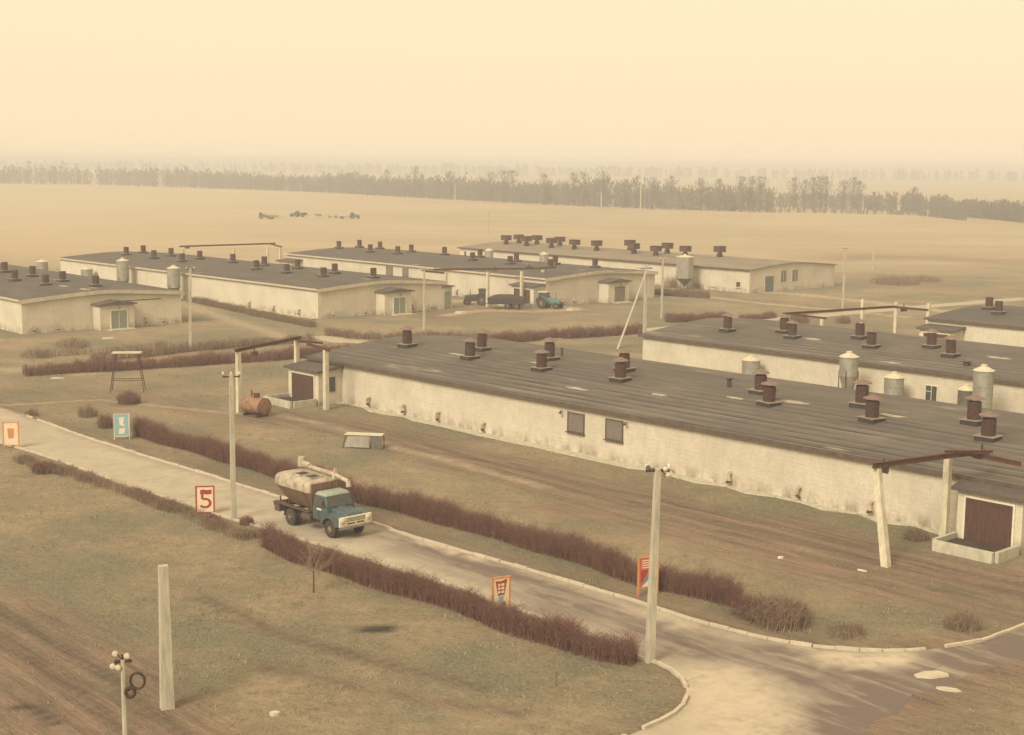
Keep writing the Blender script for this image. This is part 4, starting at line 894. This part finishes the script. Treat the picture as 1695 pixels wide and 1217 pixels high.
# steel stand with sheet top at left
gt=at(212,648); ct=thing('steel_stand','spindly steel stand with a pale board on top, left of the road pole','stand',(gt.x,gt.y,0),.15)
mb=MB()
for x in(-1,1):
    for y in(-1,1): mb.tube((x*1.5,y*.7,0),(x*1.0,y*.5,3.55),.045,n=5)
for z in(1.1,2.5):
    k=1.5-.5*z/3.55
    for y in(-1,1): mb.tube((-k,y*.6,z),(k,y*.6,z),.03,n=5)
mb.build('frame',rust_dark,ct); mb=MB(); mb.box((0,0,3.6),(2.6,1.2,.08)); mb.build('top_board',track_cream,ct)
# ------------------------------------------------------------------ signs (boards on posts facing down the road)
def sign(label,px,yb,yt,pxw,board,rz=None,postm=sign_orange,lift=.35):
    g_=at(px,yb); rz=math.radians(43-12) if rz is None else rz
    H_b=zat(g_,yt); d=Vector((g_.x,g_.y,0)).length; W_b=pxw*g_.y/FPX/max(.3,abs(math.cos(rz-math.atan2(-g_.x,g_.y)*-1*0)))
    t=thing('sign_board',label,'sign',(g_.x,g_.y,0),rz,'painted boards beside the road')
    for s_ in(-1,1):
        mb=MB(); mb.box((s_*W_b/2,0,H_b/2),(.09,.07,H_b)); mb.build('post',postm,t)
    mb=MB(); mb.box((0,0,(H_b+lift)/2),(W_b-.09,.04,H_b-lift)); bd=mb.build('board',board,t)
    mb=MB(); mb.box((0,0,H_b+.03),(W_b+.1,.08,.06)); mb.box((0,-.002,lift-.02),(W_b-.09,.06,.06)); mb.build('frame',postm,t)
    return t,bd,W_b,H_b,lift
def flat(bd,poly,y,m,name='painted_mark'):
    mb=MB(); n=len(poly); mb.add([(x,y,z) for x,z in poly]+[(x,y-.006,z) for x,z in poly],[tuple(range(n)),tuple(range(n,2*n))[::-1]]+[(i,n+i,n+(i+1)%n,(i+1)%n) for i in range(n)]); return mb.build(name,m,bd)
t,bd,W_b,H_b,lf=sign('white board with a red numeral like a 5 beside the near kerb',340,851,806,29,sign_white,math.radians(10),sign_red,.12)
cz=(H_b+lf)/2; k=(H_b-lf)/2*.8
ring=[]; R1,R2=k*.62,k*.36
for j in range(13):
    a=math.radians(120-j*22.5); ring.append((R1*math.cos(a),cz-.35*k+R1*.85*math.sin(a)))
for j in range(12,-1,-1):
    a=math.radians(120-j*22.5); ring.append((R2*math.cos(a),cz-.35*k+R2*.85*math.sin(a)))
flat(bd,ring,-.021,sign_red)
flat(bd,[(-.45*k,cz+.95*k),(-.1*k,cz+1.0*k),(.2*k,cz+.92*k),(.62*k,cz+1.0*k),(.62*k,cz+.55*k),(.2*k,cz+.48*k),(-.1*k,cz+.55*k),(-.45*k,cz+.5*k)],-.021,sign_red)
flat(bd,[(-.36*k,cz+.5*k),(-.12*k,cz+.52*k),(-.16*k,cz+.12*k),(-.40*k,cz+.05*k)],-.0212,sign_red)
t,bd,W_b,H_b,lf=sign('cream board with a red tapering emblem rising above the near hedge',829,1019,957,29,sign_white,math.radians(31),sign_orange,.35)
def sx(u_): return (u_-.5)*(W_b-.12)
def sz(v_): return lf+(H_b-lf)*v_
flat(bd,[(sx(.10),sz(.93)),(sx(.5),sz(.90)),(sx(.9),sz(.96)),(sx(.72),sz(.45)),(sx(.28),sz(.43))],-.021,sign_red)
flat(bd,[(sx(.30),sz(.40)),(sx(.70),sz(.42)),(sx(.60),sz(.08)),(sx(.40),sz(.06))],-.021,sign_paleblue)
for v_ in(.82,.70,.58):
    for a_,b_ in((.27,.44),(.5,.7)): flat(bd,[(sx(a_),sz(v_)),(sx(b_),sz(v_+.01)),(sx(b_-.01),sz(v_-.07)),(sx(a_+.01),sz(v_-.08))],-.0275,sign_white)
flat(bd,[(sx(.62),sz(.2)),(sx(.78),sz(.24)),(sx(.8),sz(.1)),(sx(.66),sz(.07))],-.0215,sign_red)
t,bd,W_b,H_b,lf=sign('orange-framed board with white lines and a blue triangle behind the lamp-headed pole',1072,985,923,34,sign_pink,math.radians(24),sign_orange,.42)
for v_ in(.93,.85,.77,.69): flat(bd,[(sx(.12),sz(v_)),(sx(.62),sz(v_)),(sx(.62),sz(v_-.035)),(sx(.12),sz(v_-.035))],-.021,sign_white)
flat(bd,[(sx(.08),sz(.05)),(sx(.95),sz(.05)),(sx(.95),sz(.62)),(sx(.60),sz(.55))],-.021,sign_blue)
flat(bd,[(sx(0.1),sz(.02)),(sx(.55),sz(.02)),(sx(.62),sz(.3))],-.0275,sign_white)
flat(bd,[(sx(.05),sz(.58)),(sx(.50),sz(.58)),(sx(.08),sz(.1))],-.0212,sign_red)
t,bd,W_b,H_b,lf=sign('pale blue board standing at the left end of the far hedge',202,728,686,24,sign_paleblue,math.radians(12),white_post,.28)
flat(bd,[(sx(.3),sz(.85)),(sx(.7),sz(.88)),(sx(.62),sz(.6)),(sx(.8),sz(.45)),(sx(.35),sz(.5))],-.021,sign_white); flat(bd,[(sx(.3),sz(.35)),(sx(.75),sz(.38)),(sx(.7),sz(.12)),(sx(.28),sz(.1))],-.021,sign_white)
t,bd,W_b,H_b,lf=sign('pale faded board at the left edge beside the road',19,742,700,24,sign_white,math.radians(12),sign_orange,.25)
flat(bd,[(sx(.25),sz(.75)),(sx(.75),sz(.75)),(sx(.7),sz(.3)),(sx(.3),sz(.3))],-.021,sign_orange)
# ------------------------------------------------------------------ hedges and scrub
def blades(P,H_,wd,lean,seed=0,side=2):
    """arrays of thin upright twigs: returns verts, tris"""
    r=np.random.default_rng(seed); n=len(P); a=r.uniform(0,math.pi,n); d=np.stack([np.cos(a),np.sin(a)],1)*wd/2
    l=r.normal(0,lean,(n,2))*H_[:,None]; z=np.zeros(n) if P.shape[1]==2 else P[:,2]
    v=np.zeros((n,3,3)); v[:,0,:2]=P[:,:2]-d; v[:,1,:2]=P[:,:2]+d; v[:,2,:2]=P[:,:2]+l; v[:,0,2]=v[:,1,2]=z-.03; v[:,2,2]=z+H_
    vs=[v]
    for k in range(side):
        f=r.uniform(.25,.8,n); base=np.stack([P[:,0]+l[:,0]*f,P[:,1]+l[:,1]*f,z+H_*f],1); a2=r.uniform(0,2*math.pi,n); ln=H_*r.uniform(.2,.45,n)
        tip=base+np.stack([np.cos(a2)*ln*.7,np.sin(a2)*ln*.7,ln*.6],1); q=np.zeros((n,3,3)); q[:,0]=base; q[:,1]=base+np.array([0,0,1])*wd*.8; q[:,1,:2]+=d*.3; q[:,2]=tip; vs.append(q)
    v=np.concatenate(vs); return v.reshape(-1,3),np.arange(len(v)*3).reshape(-1,3)
def tri_mesh(name,V,T_,mats,parent=None,mi=None,loc=(0,0,0)):
    me=bpy.data.meshes.new(name); V=V-np.array(loc); me.vertices.add(len(V)); me.vertices.foreach_set('co',V.ravel()); me.loops.add(T_.size); me.loops.foreach_set('vertex_index',T_.ravel())
    me.polygons.add(len(T_)); me.polygons.foreach_set('loop_start',np.arange(len(T_))*3)
    for m in (mats if isinstance(mats,(list,tuple)) else [mats]): me.materials.append(m)
    if mi is not None: me.polygons.foreach_set('material_index',mi)
    me.update(calc_edges=True); o=bpy.data.objects.new(name,me); C.objects.link(o); o.location=loc; 
    if parent: o.parent=parent; o.location=(0,0,0)
    return o
def hedge(label,pts,width,height,per_m,mats,seed,wd=.022,gap=.0,name='hedge',jit=.15):
    L_=np.array(pts); seg=np.linalg.norm(np.diff(L_,axis=0),axis=1); cum=np.concatenate([[0],np.cumsum(seg)]); n=int(cum[-1]*per_m); r=np.random.default_rng(seed)
    s=r.uniform(0,cum[-1],n); x=np.interp(s,cum,L_[:,0]); y=np.interp(s,cum,L_[:,1]); i=np.clip(np.searchsorted(cum,s)-1,0,len(seg)-1); t=(L_[i+1]-L_[i])/seg[i][:,None]; nn=np.stack([-t[:,1],t[:,0]],1)
    P=np.stack([x,y],1); den=.5+.5*np.sin(s*.9+seed)*np.sin(s*.37+2*seed)+.25*np.sin(s*2.3)
    keep=r.uniform(0,1,n)>gap*np.clip(1.3-den*1.4,0,1); P=P[keep]; nn=nn[keep]; s=s[keep]; nk=len(P)
    off=r.uniform(-.5,.5,nk)*width; P=P+nn*(off+.12*np.sin(s*.8+seed))[:,None]
    H_=height*(.80+.10*np.sin(s*.55+seed)+.08*np.sin(s*1.9+seed)+.05*np.sin(s*5.1)+r.normal(0,jit,nk))*(1-.25*(2*np.abs(off)/width)**3); H_=np.clip(H_,.12,None)
    V,T_=blades(P,H_,wd,.17,seed,4); loc=(float(L_[0][0]),float(L_[0][1]),0)
    mi=(np.tile(r.uniform(0,1,nk),5)>.72).astype(int); o=tri_mesh(name,V,T_,mats,mi=mi,loc=loc)
    tag(o,label,'hedge' if name=='hedge' else 'bush'); return o
RB=[twig_red,twig_brown]; BR=[twig_brown,twig_pale]
def hp(*pts,dx=0): return pl(*pts)
def shift(L_,d): return offset(np.array(L_),d)
hedge('long clipped red-brown bare hedge between the road and the foreground barn',shift(pl((216,722),(321,752),(450,791),(590,834),(707,864),(847,903),(950,934),(1049,969),(1182,1001),(1215,1008)),.55),1.0,1.5,420,RB,1,gap=.35)
hedge('bare red-brown hedge on the near side of the road in the foreground',shift(pl((424,905),(483,931),(538,950),(608,973),(677,992),(732,1009),(788,1029),(843,1053),(911,1074),(966,1092),(1021,1100),(1046,1104)),.5),.9,1.42,400,RB,2,gap=.45)
hedge('low thin shrub line along the near kerb left of the numeral sign',shift(pl((30,762),(76,780),(140,795),(215,820),(280,845),(340,868),(410,895)),.2),1.3,.62,260,BR,3,gap=.75)
hedge('long bare hedge across the left middle of the photo',shift(pl((40,623),(126,618),(237,612),(335,605),(447,598),(560,588),(640,580)),.6),1.9,1.35,150,RB,4,.05,gap=.3)
hedge('second brown hedge row close behind the left middle hedge',pl((150,598),(230,592),(300,583),(400,574),(520,566)),1.6,1.2,110,BR,5,.05,gap=.5)
hedge('bare hedge along the cross road in the centre, ending at the strutted pole',shift(pl((795,572),(825,570),(912,562),(995,558),(1066,552)),.6),1.7,1.45,150,RB,6,.05,gap=.15)
hedge('low hedge in front of the gable of the long left barn',pl((540,555),(590,560),(650,562),(740,561),(790,560)),1.4,1.1,110,BR,7,.05,gap=.35)
hedge('short clipped hedge beyond the cross road, right of the slim pole',pl((1106,534),(1200,529)),1.5,1.35,170,RB,8,.05)
hedge('short low hedge beside the left-hand ventilators of the right barn roof',pl((1226,531),(1282,526)),1.4,1.0,150,RB,9,.05)
hedge('dark hedge at the foot of the hopper bin by the farthest barn',pl((1084,487),(1125,491),(1172,494)),1.8,1.4,170,BR,10,.06)
hedge('low hedge along the foot of the long left barn wall',pl((318,499),(400,517),(460,530),(520,542)),1.5,1.0,110,BR,11,.05,gap=.3)
hedge('thin hedge row before the barn at the left edge',pl((60,592),(160,585),(260,577),(330,574)),1.6,.9,60,BR,12,.05,gap=.7)
def bush(label,px,py,r_,h_,n_,mats,seed,name='bush'):
    g_=at(px,py); r=np.random.default_rng(seed); a=r.uniform(0,6.283,n_); q=np.sqrt(r.uniform(0,1,n_))*r_*.75; P=np.stack([g_.x+q*np.cos(a),g_.y+q*np.sin(a)],1)
    H_=h_*np.clip(1-(q/r_)**2*.7,.2,1)*r.uniform(.6,1.05,n_); V,T_=blades(P,H_,.04,.22,seed,3); mi=(np.tile(r.uniform(0,1,n_),4)>.7).astype(int)
    o=tri_mesh(name,V,T_,mats,mi=mi,loc=(g_.x,g_.y,0)); tag(o,label,'bush'); return o
for i,(lb,px,py,r_,h_,n_,mt) in enumerate([
 ('dark red bush at the foot of the steel stand',213,668,1.3,1.3,500,RB),
 ('tall thin brown bush left of the pale blue board',175,708,.8,1.5,200,RB),
 ('loose brown bush farther left of the pale blue board',145,690,1.1,1.3,180,BR),
 ('small dark bush at the road end, top left of the kerb',52,688,.8,.7,140,BR),
 ('dark leafless bush beside the near kerb at the far left',72,782,1.1,.9,420,RB),
 ('round brown bush beyond the right end of the long hedge',1290,1030,2.0,1.5,650,BR),
 ('sprawling brown bush beside the right end of the long hedge',1245,1018,1.4,1.1,300,RB),
 ('loose bush near the right edge above the kerb bend',1592,1040,1.1,1.0,220,BR),
 ('small bush between the round bush and the kerb bend',1400,1050,1.3,.6,160,BR),
 ('clump of weeds before the lower right loading trough',1515,893,1.0,.8,240,BR),
 ('dark bush on the near verge behind the numeral sign',408,868,.55,.6,160,RB),
 ('tuft of brown weeds on the near verge just below the numeral sign',352,862,.6,.5,120,RB),
 ('bush growing behind the hopper bin',1160,478,1.8,2.2,220,BR),
 ('tall bare bush left of the hopper bin',1110,476,1.8,2.6,200,BR),
 ('small dark bush behind the rail of the right gantry',1395,535,1.4,1.3,220,RB),
 ('bush at the start of the right gantry rail',1318,534,2.4,1.8,420,RB),
 ('broad thicket at the foot of the lone post',1480,470,6.0,2.0,900,BR),
 ('thicket behind the lone post, farther right',1530,466,4.5,1.5,500,BR),
 ('scrub beside the left lane, before the left barn',120,575,2.6,1.4,260,BR),
 ('scrub at the left edge beside the lane',60,592,2.4,1.3,220,BR)]): bush(lb,px,py,r_,h_,n_,mt,40+i)
# bare young trees
def bare_tree(label,g_,h_,spread,seed,name='tree',group=None,levels=3):
    r=random.Random(seed); t=thing(name,label,'tree',(g_.x,g_.y,0),0,group); tr=MB(); crn=MB()
    def br(p,d,l,rad,lv):
        q=p+d*l; (tr if lv==levels else crn).tube(p,q,rad,rad*.6,4,cap=False)
        if lv==0: return
        for k in range(r.choice((3,4,5))):
            a=r.uniform(0,6.283); nd=(d*r.uniform(.7,1.1)+Vector((math.cos(a),math.sin(a),r.uniform(.0,.5)))*spread).normalized(); br(p+d*l*r.uniform(.45,1),nd,l*r.uniform(.5,.78),rad*.5,lv-1)
    br(Vector((0,0,-.1)),Vector((r.uniform(-.05,.05),r.uniform(-.05,.05),1)),h_*.42,.05*h_/3,levels)
    tr.build('trunk',bark,t); crn.build('crown',twig_pale,t); return t
bare_tree('young bare tree before the near hedge, its twigs overlapping the hedge',at(519,981),2.9,.75,5,levels=4)
bare_tree('small bare sapling in the foreground grass right of centre',at(921,1135),1.7,.5,8)
# ------------------------------------------------------------------ grass tufts and clutter
n=20000; P=np.stack([RNG.uniform(-62,62,n),36+110*RNG.uniform(0,1,n)**1.4],1)
P=np.repeat(P,9,axis=0)+RNG.normal(0,.16,(n*9,2)); n=len(P)
z=zones(P); keep=(~inside(P,ROAD))&(RNG.uniform(0,1,n)>z[:,0]*.85+z[:,2]*.6)&(z[:,3]<.3)&(np.abs(P[:,0])<P[:,1]*.42+4)
den=.5+.5*wob(P,.6,9)*1.8; keep&=RNG.uniform(0,1,n)<np.clip(den,.12,1)
def out_of(b,P,m=.3):
    q=P-np.array(b.o[:2]); t=q@np.array(b.v[:2]); s=q@np.array(b.u[:2]); return ~((t>-m)&(t<b.W+m)&(s>-m)&(s<b.L+m))
keep&=out_of(N_,P)&out_of(C_,P); P=P[keep]
Hh=RNG.uniform(.04,.15,len(P))*(1+.5*wob(P,.3,5)); V,T_=blades(P,Hh,.05,.45,3,1)
straw=simple('dry_straw_grass',(.42,.33,.20),(.30,.23,.14),.3,.95); grn=simple('dull_green_grass',(.13,.145,.075),(.20,.19,.10),.3,.95)
mi=(np.tile(RNG.uniform(0,1,len(P))+.35*wob(P,.22,12),2)>.5).astype(int)
o=tri_mesh('grass_tufts',V,T_,[straw,grn],mi=mi); tag(o,'short tufts of dry and green grass across the farmyard','grass',kind='stuff')
def slab(label,px,py,a_,b_,h_,rz,m=concrete,name='concrete_block',group='broken concrete pieces'):
    g_=at(px,py); mb=MB(); rr=random.Random(px); 
    pts=[(a_/2*math.cos(t_)*rr.uniform(.8,1.1),b_/2*math.sin(t_)*rr.uniform(.8,1.1)) for t_ in np.linspace(0,math.tau,8)[:-1]]
    n=len(pts); mb.add([(x,y,-.05) for x,y in pts]+[(x*.92,y*.92,h_*rr.uniform(.8,1.1)) for x,y in pts],[tuple(range(n))[::-1],tuple(range(n,2*n))]+[(i,(i+1)%n,n+(i+1)%n,n+i) for i in range(n)])
    o=mb.build(name,m); o.location=(g_.x,g_.y,0); o.rotation_euler=(0,0,rz); tag(o,label,'block',group); return o
slab('white broken slab in the worn ground at the lower right',1543,1118,1.9,.9,.06,.2,track_cream)
slab('smaller pale slab below the white broken slab at the lower right',1568,1142,1.1,.5,.05,-.4,track_cream)
slab('pale stone in the grass at the bottom, left of centre',455,1184,.45,.3,.14,.2,track_cream)
slab('white scrap lying in the grass below the leaning post',1426,945,.6,.15,.06,-.7,white_paint)
slab('white scrap in the track below the wall, left of the leaning post',1292,924,.4,.3,.08,.3,white_paint)
slab('pale slab in the lane before the long left hedge',97,627,1.6,.5,.12,0,track_cream)
slab('pale rubble before the door of the left-edge barn',180,561,1.8,.7,.15,.2,track_cream)
slab('pale rubble at the corner of the yard barn door',950,514,3.0,.9,.35,.2,track_cream)
slab('pale rubble at the end of the long left barn gable',765,519,2.4,.8,.3,.2,track_cream)
# ------------------------------------------------------------------ distant wood
def wood(label,base,depth,n_,hmin,hmax,seed,wd=.5,per=38,name='wood'):
    L_=np.array(base); r=np.random.default_rng(seed); seg=np.linalg.norm(np.diff(L_,axis=0),axis=1); cum=np.concatenate([[0],np.cumsum(seg)]); s=r.uniform(0,cum[-1],n_)
    x=np.interp(s,cum,L_[:,0]); y=np.interp(s,cum,L_[:,1])+r.uniform(0,1,n_)**1.5*depth; H_=(hmin+(hmax-hmin)*r.beta(1.6,4,n_)*(.75+.5*np.sin(s*.02+seed)**2))
    T0=[]
    th=np.repeat(np.arange(n_),per); m=len(th); zf=r.uniform(.0,1,m)**.85; rad=(.23+.10*r.normal(size=m))*H_[th]*np.sin(np.clip(zf,.03,.97)*math.pi)**.7*r.uniform(.1,1,m); a=r.uniform(0,6.283,m)
    b=np.stack([x[th]+rad*np.cos(a),y[th]+rad*np.sin(a),zf*H_[th]*.92],1); ln=H_[th]*r.uniform(.06,.16,m)
    tip=b+np.stack([np.cos(a)*ln*.35,np.sin(a)*ln*.35,ln],1); a2=r.uniform(-.6,.6,m); d=np.stack([np.cos(a2),np.sin(a2)],1)*(wd*r.uniform(.5,1.3,m))[:,None]
    V=np.zeros((m,3,3)); V[:,0]=b; V[:,0,:2]-=d/2; V[:,1]=b; V[:,1,:2]+=d/2; V[:,2]=tip
    tw=np.zeros((n_,3,3)); tw[:,0]=np.stack([x-.14,y,0*x-.5],1); tw[:,1]=np.stack([x+.14,y,0*x-.5],1); tw[:,2]=np.stack([x,y,H_],1)
    V=np.concatenate([V,tw]).reshape(-1,3); T_=np.arange(len(V)).reshape(-1,3); o=tri_mesh(name,V,T_,wood_m); tag(o,label,'wood',kind='stuff'); return o
wood('hazy belt of bare trees running across the horizon',pl((330,312),(400,314),(480,317),(560,320),(660,326),(750,331),(850,336),(950,341),(1100,347),(1284,352)),40,1500,8,17,1,.55)
wood('faint continuation of the tree belt at the left horizon',pl((-150,302),(8,305),(120,306.5),(200,308),(330,312)),80,420,10,20,2,.8,40)
wood('bare tree belt at the right, beyond the pale field edge',pl((1286,345),(1350,347),(1430,349),(1500,352),(1560,356),(1620,362),(1676,367),(1900,392)),40,650,6,11,3,.5)
wood('low dark scrub strip at the right field edge',pl((1240,352),(1340,353),(1440,355),(1520,357),(1600,366)),8,260,1.5,3,4,.35,30)
wood('very distant pale wood along the horizon',np.array([(-1500,2900),(-300,2700),(400,2500),(1500,2300)],float),150,900,14,26,5,3.,40)
def far_tree(label,px,py,h_,seed,group='taller trees standing out of the far wood'):
    g_=at(px,py); r=np.random.default_rng(seed); t=thing('tree',label,'tree',(g_.x,g_.y,0),0,group); mb=MB(); mb.tube((0,0,-.3),(r.uniform(-.5,.5),0,h_*.8),.28,.06,6)
    for k in range(9):
        z=h_*r.uniform(.25,.7); a=r.uniform(0,6.28); mb.tube((0,0,z),(math.cos(a)*h_*.13,math.sin(a)*h_*.13,z+h_*.22),.09,.03,4)
    mb.build('trunk',bark,t)
    m=330; zf=r.uniform(.30,1,m); rad=.25*h_*np.sin(np.clip((zf-.22)/.84,.02,.98)*math.pi)**.6*r.uniform(.05,1.05,m)*(1+.3*np.sin(zf*17+seed)); a=r.uniform(0,6.283,m)
    b=np.stack([rad*np.cos(a),rad*np.sin(a),zf*h_*.93],1); ln=h_*r.uniform(.04,.10,m); tip=b+np.stack([np.cos(a)*ln*.5,np.sin(a)*ln*.5,ln],1); d=np.stack([np.cos(a+1),np.sin(a+1)],1)*.16
    V=np.zeros((m,3,3)); V[:,0]=b; V[:,0,:2]-=d; V[:,1]=b; V[:,1,:2]+=d; V[:,2]=tip; tri_mesh('crown',V.reshape(-1,3),np.arange(m*3).reshape(-1,3),wood_m,t)
for i,(px,py,yt) in enumerate([(545,321,285),(608,324,287),(640,325,279),(687,328,270),(745,331,282),(812,334,284),(833,335,280),(848,336,279),(900,339,286),(948,341,284),(965,342,282),(998,343,281),(1080,347,292),(1110,347,290),(1160,349,293),(1190,350,294),(1225,351,290),(1243,351,289),(1258,352,290),(1313,349,292),(1330,349,294),(1345,349,291),(1356,350,288),(1366,350,290),(1395,350,296),(1411,351,291),(1420,352,298),(1512,354,308)]):
    g_=at(px,py); where=['left end','left part','middle','right part','right end'][min(4,max(0,int((px-500)//220)))]
    order={0:'first',1:'second',2:'third',3:'fourth',4:'fifth',5:'sixth',6:'seventh',7:'eighth',8:'ninth',9:'tenth',10:'eleventh',11:'twelfth',12:'thirteenth',13:'fourteenth',14:'fifteenth',15:'sixteenth',16:'seventeenth',17:'eighteenth',18:'nineteenth',19:'twentieth',20:'twenty-first',21:'twenty-second',22:'twenty-third',23:'twenty-fourth',24:'twenty-fifth',25:'twenty-sixth',26:'twenty-seventh',27:'last'}[i]
    far_tree(f'tall bare tree topping the {where} of the far wood, {order} from the left',px,py,zat(g_,yt),100+i)
# ------------------------------------------------------------------ haze
mb=MB(); mb.box((0,2500,12.7),(13000,13000,27.4)); hz=mb.build('haze',[]); hz.data.materials.clear()
m=bpy.data.materials.new('haze'); m.use_nodes=True; n_=m.node_tree; n_.nodes.clear(); o_=n_.nodes.new('ShaderNodeOutputMaterial'); pv=n_.nodes.new('ShaderNodeVolumePrincipled')
pv.inputs['Color'].default_value=(1.0,.985,.94,1); pv.inputs['Density'].default_value=.00076; pv.inputs['Anisotropy'].default_value=0.0
n_.links.new(pv.outputs[0],o_.inputs['Volume']); hz.data.materials.append(m); tag(hz,'warm hazy air over the whole farm','haze',kind='stuff')
